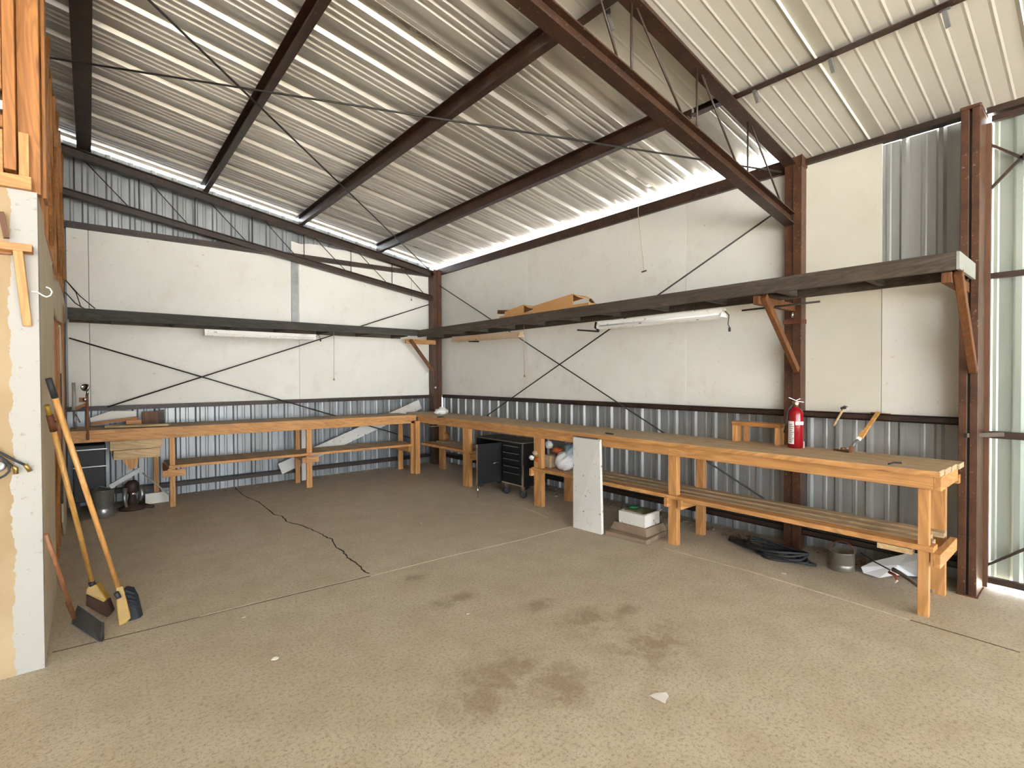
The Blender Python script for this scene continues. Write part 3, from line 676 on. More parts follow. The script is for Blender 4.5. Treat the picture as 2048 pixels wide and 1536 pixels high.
# ------------------------------------------------------------------ fluorescent fixtures
def fixture(p0, p1, label, body, cord=None, wdt=.12, tubes=True):
    t = thing('fluorescent_light', label, 'light fixture', (p0+p1)/2)
    d_ = (p1-p0).normalized(); L = (p1-p0).length
    prof = [(-wdt/2, -.022), (-wdt/2, -.030), (-.030, .012), (-.030, .030), (.030, .030), (.030, .012), (wdt/2, -.030), (wdt/2, -.022), (.034, .036), (-.034, .036)]
    prof = [(-wdt/2, -.042), (-.034, -.010), (-.034, .034), (.034, .034), (.034, -.010), (wdt/2, -.042), (wdt/2-.004, -.046), (.030, -.014), (-.030, -.014), (-wdt/2+.004, -.046)]
    MB().sweep(p0, p1, prof).build('housing', body, t, .001)
    for q, sgn in ((p0, 1), (p1, -1)):
        MB().sweep(q, q+d_*.012*sgn, [(-wdt/2, -.04), (-.036, 0), (-.036, .036), (.036, .036), (.036, 0), (wdt/2, -.04)]).build('end_cap', body, t)
    sd = d_.cross(Vector((0, 0, 1))).normalized()
    if tubes:
        for e in (-.03, .03): MB().tube([p0+d_*.03+sd*e-Vector((0, 0, .020)), p1-d_*.03+sd*e-Vector((0, 0, .020))], .0125, 12).build('lamp_tube', PAPER, t)
    for k in (.12, .80):
        q = p0+d_*L*k; MB().tube([q+Vector((0, 0, .034)), q+Vector((.01, .005, .07)), Vector((q.x, q.y, 2.20))], .0025, 6).build('hanger_wire', RODM, t)
    if cord: MB().tube(cord, .004, 8).build('power_cord', RODM, t); MB().tube([cord[-1], cord[-1]-Vector((0, 0, .035))], .011, 8).build('plug', RUB, t)
    return t
p0, p1 = V(1200, 650, X=4.26), V(1448, 625, X=4.26)
fixture(p0, p1, 'white chipped fluorescent light under the right wall shelf, the largest one', FIXW, [p1+Vector((0, -.01, .01)), V(1458, 630, X=4.27), V(1456, 648, X=4.27), V(1459, 655, X=4.27)])
p0, p1 = V(908, 678, X=4.42), V(1043, 668, X=4.42)
fixture(p0, p1, 'tan stained light fixture under the shelf just right of the corner', white('stained_housing', (.62, .42, .26), (.70, .52, .36), (.3, .1, .04), 1), None, .11, False)
p0, p1 = V(408, 664, Y=7.35), V(630, 674, Y=7.35)
fixture(p0, p1, 'white fluorescent light under the back wall shelf', FIXW, [p1+Vector((.0, 0, .0)), V(637, 670, Y=7.36), V(641, 678, Y=7.36)], .10)
tag(MB().tube([V(1155, 660, X=4.35), V(1197, 663, X=4.35)], .009, 8).tube([V(1192, 644, X=4.35), V(1190, 655, X=4.35), V(1198, 662, X=4.35)], .011, 8).build('metal_bracket', BLACK), 'black bent metal bracket at the left end of the largest light', 'bracket')
tag(MB().tube([V(938, 683, X=4.40), V(957, 683, X=4.40)], .010, 8).build('metal_bar', BLACK), 'short black bar under the tan stained light fixture', 'bar')
tag(MB().tube([V(1484, 621, X=4.40), V(1640, 603, X=4.40)], .008, 8).build('hanging_rod', RODM), 'thin dark rod hanging level in front of the middle column', 'rod')

# pull cords
def pull(pts, label, w_=.004, knob='k'):
    t = thing('pull_cord', label, 'pull cord', pts[-1])
    MB().tube(pts, w_, 6).build('string', CORD, t)
    q = pts[-1]
    if knob == 'bar': MB().tube([q+Vector((0, .03, -.012)), q+Vector((0, -.03, -.005))], .009, 8).build('toggle', DW, t)
    else: MB().lathe(q-Vector((0, 0, .03)), [(.004, 0), (.013, .004), (.011, .022), (.004, .034)], 12).build('knob', BRASS, t)
pull([Vector((V(668, 671, Y=7.4).x, 7.4, 2.279)), V(668, 757, Y=7.4)], 'pull cord hanging below the back wall shelf')
pull([Vector((4.5, V(1048, 665, X=4.5).y, 2.279)), V(1049, 750, X=4.5)], 'pull cord hanging right of the tan stained light fixture')
pull([V(1277, 407, X=4.875), V(1276, 425, X=4.875), V(1281, 470, X=4.875), V(1288, 541, X=4.875)], 'long pull cord with a small bar hanging from the eave beam', .0035, 'bar')
pull([V(823, 553, Y=7.86), V(823, 598, Y=7.86)], 'small pull cord under the back wall truss, left of the corner column', .003)

# cardboard on the right shelf
def cb(name, mb, label, mat=CARD): return tag(mb.build(name, mat, solid=.004), label, 'cardboard')
XC = 4.20
def C(px, py, X=XC): return V(px, py, X=X)
zs_ = 2.302
def slab(pa, pb, h, dx, tilt=0.0):
    mb = MB(); a = Vector(pa); b_ = Vector(pb)
    return mb.hexa([(XC-.08, a.y, a.z-h), (XC-.08, b_.y, b_.z-h), (XC+dx, b_.y, b_.z-h), (XC+dx, a.y, a.z-h)], [(XC-.08, a.y, a.z), (XC-.08, b_.y, b_.z), (XC+dx, b_.y, b_.z), (XC+dx, a.y, a.z)])
y_a, y_b, y_c, y_d = C(1012, 628).y, C(1060, 618).y, C(1160, 600).y, C(1205, 605).y
tag(MB().hexa([(4.09, y_a, zs_), (4.09, y_d+.1, zs_), (4.5, y_d+.1, zs_), (4.5, y_a, zs_)], [(4.09, y_a, zs_+.035), (4.09, y_d+.1, zs_+.04), (4.5, y_d+.1, zs_+.04), (4.5, y_a, zs_+.035)]).build('flat_cardboard', CARD), 'flattened brown cardboard lying lowest on the right wall shelf', 'cardboard')
def openbox(y0, y1, z0, z1, x0, x1, label):
    t = thing('cardboard_box', label, 'cardboard', ((x0+x1)/2, (y0+y1)/2, z0))
    sl_ = (z1-z0)*.55
    MB().hexa([(x0, y0, z0), (x0, y1, z0), (x0+.008, y1, z0), (x0+.008, y0, z0)], [(x0, y0, z1), (x0, y1, z1-sl_), (x0+.008, y1, z1-sl_), (x0+.008, y0, z1)]).build('side', CARD, t)
    MB().hexa([(x0, y0, z1), (x0, y1, z1-sl_), (x1, y1, z1-sl_-.02), (x1, y0, z1-.02)], [(x0, y0, z1+.005), (x0, y1, z1-sl_+.005), (x1, y1, z1-sl_-.015), (x1, y0, z1-.015)]).build('flap', CARD, t)
    MB().hexa([(x0, y0-.09, z1-.045), (x0, y0, z1-.004), (x1, y0, z1-.004), (x1, y0-.09, z1-.05)], [(x0, y0-.09, z1-.04), (x0, y0, z1), (x1, y0, z1), (x1, y0-.09, z1-.045)]).build('end_flap', CARD, t)
openbox(C(1155, 600).y, C(1075, 615).y, zs_+.042, zs_+.165, 4.12, 4.34, 'folded brown cardboard box on the right wall shelf, the longer one')
openbox(C(1058, 610).y, C(1020, 615).y, zs_+.042, zs_+.135, 4.11, 4.34, 'folded brown cardboard piece at the left end of the shelf pile')
tag(MB().beam(C(996, 624), C(1022, 624), .05, .02, (1, 0, 0)).build('scrap_stick', DW), 'dark pointed stick poking out left of the cardboard pile', 'stick')
tag(MB().beam(C(1180, 599), C(1187, 607), .03, .018, (1, 0, 0)).build('scrap_stick', DW), 'tiny dark stick end poking up right of the cardboard', 'stick')

# ------------------------------------------------------------------ things on the right bench
Z = bt
# fire extinguisher
c0 = Vector((4.525, 1.705, Z)); R_ = .058
e = thing('fire_extinguisher', 'red fire extinguisher with white labels standing on the bench', 'fire extinguisher', c0)
MB().lathe(c0, [(0, 0), (R_*.9, 0), (R_, .012), (R_, .275), (R_*.95, .300), (R_*.75, .322), (R_*.40, .335), (.022, .340), (0, .340)], 40).build('cylinder', REDP, e)
MB().lathe(c0+Vector((0, 0, .337)), [(0, 0), (.020, 0), (.020, .03), (.026, .034), (.026, .05), (0, .05)], 20).build('valve', BRASS, e)
sd = Vector((.64, -.77, 0)); vd = Vector((-.77, -.64, 0))*1   # to the right in view, and towards the viewer
q = c0+Vector((0, 0, .39))
MB().beam(q+sd*.01, q-sd*.055+Vector((0, 0, .03)), .016, .004).beam(q+sd*.0+Vector((0, 0, .0)), q+sd*.060+Vector((0, 0, -.008)), .016, .004).build('lever', GREY, e)
MB().beam(q+sd*.0+Vector((0, 0, .004)), q+sd*.035+Vector((0, 0, .022)), .014, .004).build('handle', GREY, e)
hz = c0+Vector((0, 0, .37))
MB().tube([hz-sd*.01, hz-sd*.035-Vector((0, 0, .02)), c0-sd*(R_+.004)+Vector((0, 0, .30)), c0-sd*(R_+.010)+Vector((0, 0, .22)), c0-sd*(R_+.012)+Vector((.03, .03, .12))], .007, 10).build('hose', RUB, e)
MB().lathe(q-vd*-.0+vd*.024-Vector((0, 0, .02)), [(0, -.004), (.013, -.004), (.013, .005), (0, .006)], 16, vd).build('gauge', PAPER, e)
def band(mb, r, a0, a1, z0, z1, n=16):
    ang0 = math.atan2(vd.y, vd.x); vs = []
    for k in range(n+1):
        t_ = ang0+a0+(a1-a0)*k/n
        for z in (z0, z1): vs.append(c0+Vector((math.cos(t_)*r, math.sin(t_)*r, z)))
    mb.add(vs, [(2*k, 2*k+2, 2*k+3, 2*k+1) for k in range(n)], True); return mb
o = band(MB(), R_+.0008, -.35, 1.45, .195, .222).build('label_band', PAPER, e)
o = band(MB(), R_+.0008, -1.45, -.52, .035, .224).build('label_sheet', PAPER, e)
mb = MB(); k = 0
for z in [.05+.016*i for i in range(10)]: band(mb, R_+.0013, -1.25, -.75+.1*(k % 3), z, z+.005, 8); k += 1
mb.build('label_print', RODM, e)
q = c0+sd*(R_+.004); MB().beam(q+Vector((0, 0, .0)), q+Vector((0, 0, .05)), .012, .01, (1, 0, 0)).tube([q+Vector((0, 0, .045)), q-sd*.012+Vector((0, 0, .07))], .006, 8).build('nozzle_clip', PAPER, e)
# wooden riser
r = thing('wooden_riser', 'small scrap-wood riser stand on the bench left of the extinguisher', 'stand', (4.6, 2.07, Z))
ya, yb = V(1562, 890, X=4.56).y, V(1466, 880, X=4.56).y
MB().box(4.53, 4.66, ya, yb, Z+.150, Z+.185).build('top', SYm, r, .003)
MB().box(4.53, 4.64, ya+.005, ya+.042, Z, Z+.150).build('leg', WZ, r, .003); MB().box(4.53, 4.64, yb-.042, yb-.005, Z, Z+.150).build('leg', WZ, r, .003)
MB().box(4.62, 4.64, yb-.11, yb-.07, Z, Z+.150).build('brace', WZ, r)
# hammer hung on the girt
h = thing('small_hammer', 'small hammer hanging by its head on the girt right of the extinguisher', 'hammer', V(1690, 818, X=4.84))
MB().tube([V(1687, 818, X=4.83), V(1667, 852, X=4.78)], .008, 10, r1=.010).build('handle', RHND if False else PLK, h)
MB().tube([V(1684, 817, X=4.86), V(1690, 814, X=4.84), V(1696, 817, X=4.80)], .014, 10).build('head', GREY, h)
# hatchet / adze leaning from bench to girt
h = thing('drawknife_adze', 'long-handled hand tool leaning from the bench top against the girt', 'hand tool', V(1703, 905, X=4.55))
MB().beam(V(1757, 824, X=4.83), V(1728, 866, X=4.68), .012, .030, (0, 1, 0)).build('handle', HND, h, .003)
MB().beam(V(1730, 862, X=4.69), V(1720, 876, X=4.65), .018, .040, (0, 1, 0)).build('grip', HND, h, .004)
MB().beam(V(1720, 875, X=4.65), V(1716, 880, X=4.635), .016, .028, (0, 1, 0)).build('ferrule', PAPER, h)
MB().tube([V(1716, 880, X=4.635), V(1708, 888, X=4.60), V(1704, 895, X=4.58), V(1703, 903, X=4.56)], .011, 8).build('shank', GREY, h)
MB().box(4.535, 4.585, V(1706, 900, X=4.56).y, V(1700, 900, X=4.56).y, Z+.001, Z+.05).build('head', RHND, h)
tag(MB().tube([V(1683, 898, Z=Z+.018), V(1690, 898, Z=Z+.018)], .014, 10).build('brass_fitting', BRASS), 'brass fitting lying at the foot of the long-handled hand tool', 'fitting')
tag(MB().tube([V(1691, 898, Z=Z+.016), V(1700, 899, Z=Z+.016)], .012, 10).build('chrome_socket', CHROME), 'shiny socket beside the brass fitting on the bench', 'socket')
tag(MB().beam(V(1668, 899, Z=Z+.008), V(1700, 904, Z=Z+.008), .02, .012).build('scrap_strip', DW), 'dark strip under the brass fitting on the bench', 'strip')
tag(MB().beam(V(1742, 826, X=4.87)+Vector((0, 0, .0)), V(1781, 829, X=4.87), .02, .012).build('scrap_strip', DW), 'thin dark strip lying on the girt by the leaning hand tool', 'strip')
tag(MB().tube([V(1777, 928, Z=Z+.012), V(1788, 925, Z=Z+.02), V(1802, 926, Z=Z+.012)], .006, 8).build('bent_tool', RODM), 'small dark bent tool lying near the front of the bench top', 'hand tool')
tag(MB().beam(V(1212, 866, Z=Z+.006), V(1226, 868, Z=Z+.006), .02, .010).build('small_clamp', RODM), 'tiny dark metal piece lying on the bench above the white panel', 'scrap')
p = V(882, 829, Z=Z)
tag(MB().blob((p.x, p.y, Z+.045), .11, .10, .052, .25, 3, 26, 14, Z+.001).blob((p.x+.02, p.y-.01, Z+.085), .060, .055, .038, .22, 5, 22, 12).build('crumpled_rag', PAPER), 'crumpled white rag on the bench at the corner', 'rag')
p = V(881, 835, Z=Z)
tag(MB().lathe((p.x, p.y, Z), [(0, 0), (.05, 0), (.055, .006), (.05, .014), (.03, .017), (.028, .012), (0, .012)], 24).build('metal_disc', DISC), 'dark round disc at the bench front edge below the white rag', 'disc')
# stain of tape at the front edge near the white panel
tag(MB().beam(V(1152, 873, X=4.042), V(1195, 879, X=4.042), .003, .018, (0, 0, 1)).build('tape_strip', GREY), 'torn grey tape on the bench edge above the white panel', 'tape')

# ------------------------------------------------------------------ things on / at the back bench
def G(px, py, Y=7.4): return V(px, py, Y=Y)
zl = zt(.5)
a, b_ = V(214, 853, Z=zl+.02), V(340, 849, Z=zl+.02)
tag(MB().beam(a, b_, .14, .022).build('pale_board', PLK), 'pale flat board lying on the left end of the back bench', 'board')
a = [V(180, 836, Y=7.75), V(222, 822, Y=7.75), V(272, 822, Y=7.75), V(272, 840, Y=7.75), V(182, 852, Y=7.75)]
tag(MB().prism(a, (0, .012, 0)).build('white_offcut', WPAN), 'white offcut board standing behind the clutter on the back bench', 'board')
tag(MB().beam(V(182, 848, Y=7.62), V(275, 836, Y=7.62), .03, .035).build('scrap_wood', SX), 'long thin scrap of wood among the back bench clutter', 'scrap wood')
tag(MB().box(V(252, 840, Y=7.58).x, V(283, 840, Y=7.58).x, 7.56, 7.62, zl+.001, zl+.075).build('scrap_wood', WX, bevel=.003), 'short orange wood block behind the pale flat board', 'scrap wood')
tag(MB().box(V(284, 830, Y=7.78).x, V(316, 830, Y=7.78).x, 7.76, 7.82, zl+.001, zl+.16).build('dark_box', DW), 'dark brown box at the wall behind the pale flat board', 'box')
tag(MB().box(V(317, 830, Y=7.78).x, V(329, 830, Y=7.78).x, 7.77, 7.80, zl+.001, zl+.175).build('short_post', GWX), 'short grey post standing on the back bench right of the dark box', 'post')
# chrome headed lamp / clamp stand on the left
l = thing('clamp_lamp', 'chrome headed clamp lamp standing at the left end of the back bench', 'lamp', V(173, 860, Y=7.28))
MB().tube([V(176, 880, Y=7.22), V(175, 830, Y=7.26), V(174, 790, Y=7.30)], .014, 10).build('post', RHND, l)
MB().tube([V(174, 792, Y=7.30), V(176, 780, Y=7.28)], .013, 10).build('neck', CHROME, l)
MB().lathe(V(171, 775, Y=7.26), [(0, -.03), (.02, -.028), (.042, 0), (.036, .02), (.03, .012), (0, 0)], 24, (-.5, -.8, .2)).build('shade', CHROME, l)
MB().blob(V(170, 799, Y=7.28), .022, .022, .022, 0, 1, 16, 10).build('ball', CHROME, l)
tag(MB().tube([V(147, 765, Y=7.2), V(148, 800, Y=7.2), V(147, 820, Y=7.2)], .016, 10).build('pipe_wrench', LGREY), 'pale grey tool hanging on the framing above the back bench', 'hand tool')
tag(MB().beam(V(150, 818, Y=7.35), V(172, 808, Y=7.35), .03, .03).beam(V(158, 800, Y=7.35), V(172, 800, Y=7.35), .06, .05).build('tool_clutter_box', SX, bevel=.003), 'small worn tool box at the left end of the back bench, behind the chrome lamp', 'box')
for a, b_, lab in (((148, 822), (151, 858), 'thin pale tool hanging left of the chrome lamp'), ((151, 828), (160, 845), 'short slanted pale tool beside the chrome lamp')):
    tag(MB().tube([V(*a, Y=7.22), V(*b_, Y=7.22)], .008, 8).build('hanging_tool', GREY), lab, 'hand tool')

# diagonal white plank behind the back bench
a, b_ = V(560, 938, Y=7.86), V(840, 808, Y=7.86)
pl = thing('white_plank', 'white painted plank leaning diagonally against the back wall behind the bench', 'plank', (a+b_)/2)
MB().beam(a, b_, .018, .17).build('board', WPAINT, pl, .003)
for q in ((833, 800), (816, 808)): MB().tube([V(*q, Y=7.838), V(*q, Y=7.848)], .008, 10).build('bolt_hole', RODM, pl)
tag(MB().box(V(600, 900, Y=7.88).x, V(614, 900, Y=7.88).x, 7.80, 7.838, .01, .795).build('wide_board', WPAINT), 'white upright board behind the middle legs of the back bench', 'board')
# drawer box hung under the back bench
dx0, dx1 = V(222, 900, Y=7.33).x, V(325, 900, Y=7.33).x
k = thing('drawer_box', 'pale plank drawer box hanging under the left end of the back bench', 'drawer', ((dx0+dx1)/2, 7.5, .6))
z0, z1 = V(225, 921, Y=7.33).z, V(225, 883, Y=7.33).z
MB().box(dx0+.02, dx1-.02, 7.335, 7.36, z0, (z0+z1)/2-.002).build('lower_plank', PLK, k, .002); MB().box(dx0-.01, dx1, 7.33, 7.36, (z0+z1)/2+.002, z1).build('upper_plank', PLK, k, .002)
MB().box(dx0-.02, dx1+.02, 7.32, 7.70, z1+.001, z1+.022).build('lid', WX, k); MB().box(dx0+.02, dx1-.02, 7.36, 7.72, z0, z1).build('body', DW, k)
tx = V(262, 925, Y=7.34).x; MB().prism([(tx-.08, 7.35, z0), (tx+.07, 7.35, z0), (tx+.065, 7.35, z0-.07), (tx+.01, 7.35, z0-.13), (tx-.02, 7.35, z0-.12)], (0, .02, 0)).build('tab', WZ, k)
# black drum / cabinet in the dark corner
bx0, bx1 = V(146, 940, Y=7.40).x, V(212, 940, Y=7.40).x
k = thing('black_chest', 'black metal chest in the dark under the left end of the back bench', 'chest', ((bx0+bx1)/2, 7.6, 0))
MB().box(bx0, bx1, 7.40, 7.82, .16, .80).build('body', BLACK, k, .01); MB().box(bx0, bx1+.01, 7.39, 7.40, .55, .56).build('trim', GREY, k); MB().box(bx0, bx1+.01, 7.385, 7.40, .745, .755).build('trim', GREY, k)
for q in (bx0+.02, bx1-.05): MB().box(q, q+.03, 7.42, 7.45, 0, .16).box(q, q+.03, 7.78, 7.81, 0, .16).build('leg', BLACK, k)
p = V(202, 1012, Z=0); r0 = .10
k = thing('metal_bucket', 'tall galvanised metal bucket on the floor under the back bench', 'bucket', (p.x, 7.40, 0)); bc = (p.x+.01, 7.27, 0)
MB().lathe(bc, [(0, 0), (r0-.01, 0), (r0, .01), (r0+.002, .09), (r0-.003, .10), (r0+.002, .11), (r0, .30), (r0+.005, .305), (r0-.003, .305), (r0-.006, .02), (0, .02)], 32).build('body', GREY, k)
MB().tube([(bc[0]-r0, bc[1], .29), (bc[0]-r0*.3, bc[1]-.06, .36), (bc[0]+r0*.9, bc[1]-.02, .30)], .004, 6).build('bail', GREY, k)
tag(MB().beam((bc[0]+.06, 7.25, .33), (bc[0]+.36, 7.30, .50), .02, .05).build('sheet_strip', GREY), 'grey metal strip slanting up from the galvanised bucket', 'strip')
# bench grinder like machine on the floor
p = V(265, 985, Y=7.42); k = thing('floor_jack', 'rusty dark machine with grey arms on the floor under the drawer box', 'machine', (p.x, 7.45, 0))
MB().lathe((p.x, 7.47, 0), [(0, 0), (.13, 0), (.13, .03), (.05, .06), (.035, .18), (.07, .22), (.07, .30), (.04, .34), (0, .34)], 24).build('body', plain('rusty_iron', (.05, .025, .015), .6), k)
MB().tube([(p.x-.07, 7.36, .28), (p.x-.08, 7.34, .16), (p.x-.06, 7.32, .06)], .026, 10, r1=.016).build('arm', GREY, k)
MB().tube([(p.x+.07, 7.38, .29), (p.x+.09, 7.36, .18), (p.x+.06, 7.35, .12)], .026, 10, r1=.02).build('arm', GREY, k)
MB().blob((p.x, 7.36, .20), .025, .02, .025, 0, 2).build('knob', CHROME, k)
MB().tube([(p.x+.06, 7.45, .05), (p.x+.20, 7.38, .012)], .03, 8, r1=.02).build('foot', DSTEEL, k)
tag(MB().tube([V(285, 946, Y=7.34), V(339, 990, Y=7.30)], .008, 8).build('thin_stick', LGREY), 'thin pale stick leaning down to the left leg of the back bench', 'stick')
p = V(295, 988, Y=7.60); tag(MB().box(p.x-.02, p.x+.22, 7.62, 7.66, .002, .13).build('white_offcut', WPAN), 'small white offcut on the floor behind the rusty machine', 'board')

# ------------------------------------------------------------------ under the right bench
# black rolling tool cabinet, drawers towards the room, one door standing open
cx0, cy0, cy1 = 4.20, 4.80, 5.66
k = thing('tool_cabinet', 'black rolling tool cabinet with open door under the right bench', 'tool cabinet', (4.4, 5.2, 0))
MB().box(cx0, 4.62, cy0, 5.22, .15, .70).build('drawer_case', BLACK, k, .004)
MB().box(cx0+.0, 4.62, 5.222, 5.80, .685, .70).box(4.60, 4.62, 5.222, 5.80, .15, .685).box(cx0, 4.60, 5.785, 5.80, .15, .685).box(cx0, 4.60, 5.222, 5.785, .15, .165).build('open_compartment', BLACK, k, .002)
MB().box(cx0-.01, 4.63, cy0-.01, 5.81, .702, .712).build('top', plain('dusty_top', (.16, .14, .12), .6), k, .002)
MB().box(cx0-.014, cx0+.004, cy0-.012, cy0+.008, .12, .70).box(cx0-.014, cx0-.001, cy0+.01, 5.215, .155, .172).build('corner_edge', CHROME, k)
zz = [.665, .575, .49, .40, .315, .175]
for a, b_ in zip(zz, zz[1:]):
    dr = MB().box(cx0-.012, cx0-.001, cy0+.03, 5.20, b_+.008, a).build('drawer', BLACK, k, .002)
    MB().box(cx0-.024, cx0-.012, cy0+.06, 5.17, a-.016, a-.006).build('pull', CHROME if a not in (.49,) else GREY, dr)
dd = MB().box(3.80, cx0-.002, 5.225, 5.243, .17, .685).build('door', BLACK, k, .002)
MB().box(3.796, 3.80, 5.222, 5.245, .17, .685).build('edge', CHROME, dd)
MB().tube([(4.05, 5.215, .42), (4.14, 5.205, .43)], .005, 8).build('handle', GREY, dd)
def caster(x, y, name='caster', top=.15):
    c_ = MB().box(x-.014, x+.014, y-.02, y+.02, .075, top).build(name, CHROME, k)
    MB().lathe((x, y-.012, .048), [(0, 0), (.03, 0), (.047, .004), (.048, .02), (.03, .024), (0, .024)], 20, (.3, .95, 0)).build('wheel', RUB, c_)
caster(4.235, 4.83); caster(4.235, 5.17); caster(4.57, 4.84); caster(4.57, 5.17); caster(4.24, 5.75); caster(4.57, 5.75)
MB().tube([(3.81, 5.235, .0), (3.81, 5.235, .17)], .007, 8).build('door_leg', CHROME, k)
# bags and junk on the lower shelf
sz = .462
def jp(px, py, X=4.25): q = V(px, py, X=X); return q
y0 = jp(1115, 920).y
tag(MB().blob((4.24, V(1130, 925, X=4.24).y, sz+.105), .10, .13, .11, .22, 11, 28, 16, sz).build('plastic_bag', BAG), 'white stuffed plastic bag on the lower shelf left of the white panel', 'plastic bag')
tag(MB().box(4.20, 4.30, V(1101, 930, X=4.2).y, V(1086, 930, X=4.2).y, sz, sz+.15).build('tan_bag', ADOBE, bevel=.015), 'tan paper bag beside the white plastic bag on the lower shelf', 'bag')
tag(MB().blob((4.33, V(1143, 915, X=4.33).y, sz+.16), .10, .10, .13, .3, 13, 26, 14, sz).build('plastic_bag', BLUEB), 'pale blue-grey plastic bag piled behind the white one', 'plastic bag')
tag(MB().box(4.40, 4.50, V(1133, 900, X=4.42).y, V(1108, 900, X=4.42).y, sz+.20, sz+.32).build('grey_carton', GREY, bevel=.01), 'grey carton on top of the bag pile on the lower shelf', 'carton')
tag(MB().blob((4.30, V(1098, 898, X=4.3).y, sz+.26), .04, .06, .05, .1, 17).build('white_jug', PAPER), 'white plastic jug on its side on top of the tan bag', 'jug')
tag(MB().blob((4.27, V(1118, 905, X=4.3).y, sz+.215), .05, .08, .035, .35, 19).build('orange_wrapper', ORNG), 'orange wrapper between the grey carton and the white plastic bag', 'wrapper')
tag(MB().blob((4.45, V(1150, 890, X=4.45).y, sz+.26), .05, .06, .06, .2, 21).build('orange_bottle', ORNG), 'orange bottle at the back right of the bag pile', 'bottle')
for i, (px, py, m_, lb) in enumerate(((1072, 906, ADOBE, 'tan glove tucked highest on the bench leg left of the bags'), (1065, 915, PAPER, 'white cloth tip sticking out left of the bench leg by the bags'), (1076, 918, ORNG, 'orange rag tucked behind the bench leg by the bags'))):
    q = V(px, py, X=4.085); tag(MB().blob((4.068, q.y, q.z), .014, .04, .028, .25, 30+i).build('tucked_rag', m_), lb, 'rag')
# hanging power tool on the corner legs, things behind
q = V(893, 872, X=4.66); tag(MB().blob((4.62, q.y, q.z-.03), .06, .11, .12, .35, 40).build('hanging_glove', SZ), 'brown work glove hanging under the bench between the corner legs', 'glove')
q0, q1 = V(845, 846, X=4.12), V(880, 852, X=4.12)
tag(MB().tube([q0, V(860, 853, X=4.10), q1, V(872, 848, X=4.12), V(856, 848, X=4.12)], .006, 8).build('rope_bundle', CORD), 'pale rope looped along the bench edge at the corner', 'rope')
# white panel leaning on the apron
pn = thing('white_door_panel', 'tall white panel leaning against the front edge of the right bench', 'panel', V(1175, 1066, Z=0))
a, b_ = V(1146, 1060, Z=0), V(1203, 1073, Z=0)
a = Vector((3.80, a.y/a.x*3.80, 0)); b_ = Vector((3.83, b_.y/b_.x*3.83, 0)); topz = .893
ta = Vector((4.035, 4.035*V(1146, 886, X=4).y/4, topz)); tb = Vector((4.035, 4.035*V(1199, 890, X=4).y/4, topz))
nrm = Vector((.03, -.004, .008))
MB().hexa([a, b_, b_+nrm, a+nrm], [ta, tb, tb+nrm, ta+nrm]).build('board', WPAINT, pn, .003)
# slabs and white box
k0 = V(1258, 1085, Z=0)
def rotbox(c, sx, sy, z0, z1, ang, name, mat, par=None, bevel=.004, taper=1):
    ca, sa = math.cos(ang), math.sin(ang); P = []
    for z, t_ in ((z0, 1), (z1, taper)):
        for u_, v_ in ((-1, -1), (1, -1), (1, 1), (-1, 1)):
            a_, b2 = u_*sx/2*t_, v_*sy/2*t_; P.append((c[0]+a_*ca-b2*sa, c[1]+a_*sa+b2*ca, z))
    return MB().hexa(P[:4], P[4:]).build(name, mat, par, bevel)
tag(rotbox((4.07, 2.98), .40, .44, .002, .045, .12, 'stone_slab', STONE), 'flat dusty slab on the floor, lowest under the white box', 'slab')
tag(rotbox((4.14, 3.00), .36, .42, .046, .115, .04, 'stone_slab', STONE, taper=.86), 'thick brown slab lying on the flat slab under the white box', 'slab')
bxn = thing('white_carton', 'white spotted carton with open top on the brown slabs under the bench', 'carton', (4.12, 2.98, .116))
o = rotbox((4.12, 2.98), .26, .30, .117, .235, .05, 'carton_body', WPAINT, bxn, .006)
rotbox((4.14, 2.98), .20, .24, .236, .242, .05, 'carton_inside', plain('green_brown_contents', (.12, .14, .06), .7), bxn, 0)
MB().hexa([(3.99, 2.84, .236), (4.25, 2.83, .236), (4.25, 2.845, .236), (3.99, 2.855, .236)], [(3.99, 2.80, .255), (4.25, 2.80, .262), (4.25, 2.81, .262), (3.99, 2.81, .255)]).build('flap', WPAINT, bxn)
tag(MB().blob((4.12, 3.05, .258), .05, .05, .014, .2, 50).build('green_lid', plain('green_plastic', (.02, .14, .06), .4)), 'green lid inside the white spotted carton', 'lid')
# coil of cable / strap
cc = V(1590, 1118, Z=0); pts = []
k = thing('cable_coil', 'coil of flat dark cable on the floor in front of the middle column', 'cable coil', (4.50, 1.72, 0))
for j in range(6):
    pts = []
    for i in range(40):
        t_ = 2*math.pi*i/40; rr = 1+.10*math.sin(3*t_+j)+.04*j
        pts.append((4.50+.10*rr*math.cos(t_)+.02*math.sin(2*t_+j), 1.76+.20*rr*math.sin(t_)+.02*j, .014+.013*j+.008*math.sin(2*t_+j*1.3)))
    MB().tube(pts, .011, 8, True).build('loop', RUB, k)
MB().tube([(4.43, 1.95, .02), (4.52, 2.1, .03), (4.60, 2.22, .03), (4.64, 2.33, .02), (4.58, 2.30, .02), (4.50, 2.12, .02), (4.46, 1.9, .03)], .013, 8).build('tail', RUB, k)
MB().tube([(4.45, 1.95, .03), (4.56, 2.12, .05), (4.66, 2.3, .02)], .012, 8).build('tail', RUB, k)
q = V(1510, 1082, Z=.02); tag(MB().tube([q, q+Vector((.0, -.05, .03)), q+Vector((.02, -.09, .0))], .009, 8, r1=.014).build('leather_scrap', PLK), 'pale curled scrap lying on the cable coil', 'scrap')
q = V(1496, 1086, Z=.01); tag(MB().tube([q+Vector((0, .05, .01)), q, q+Vector((-.03, -.05, .01))], .006, 8).build('white_cord_piece', PAPER), 'short white cord piece left of the cable coil', 'cord')
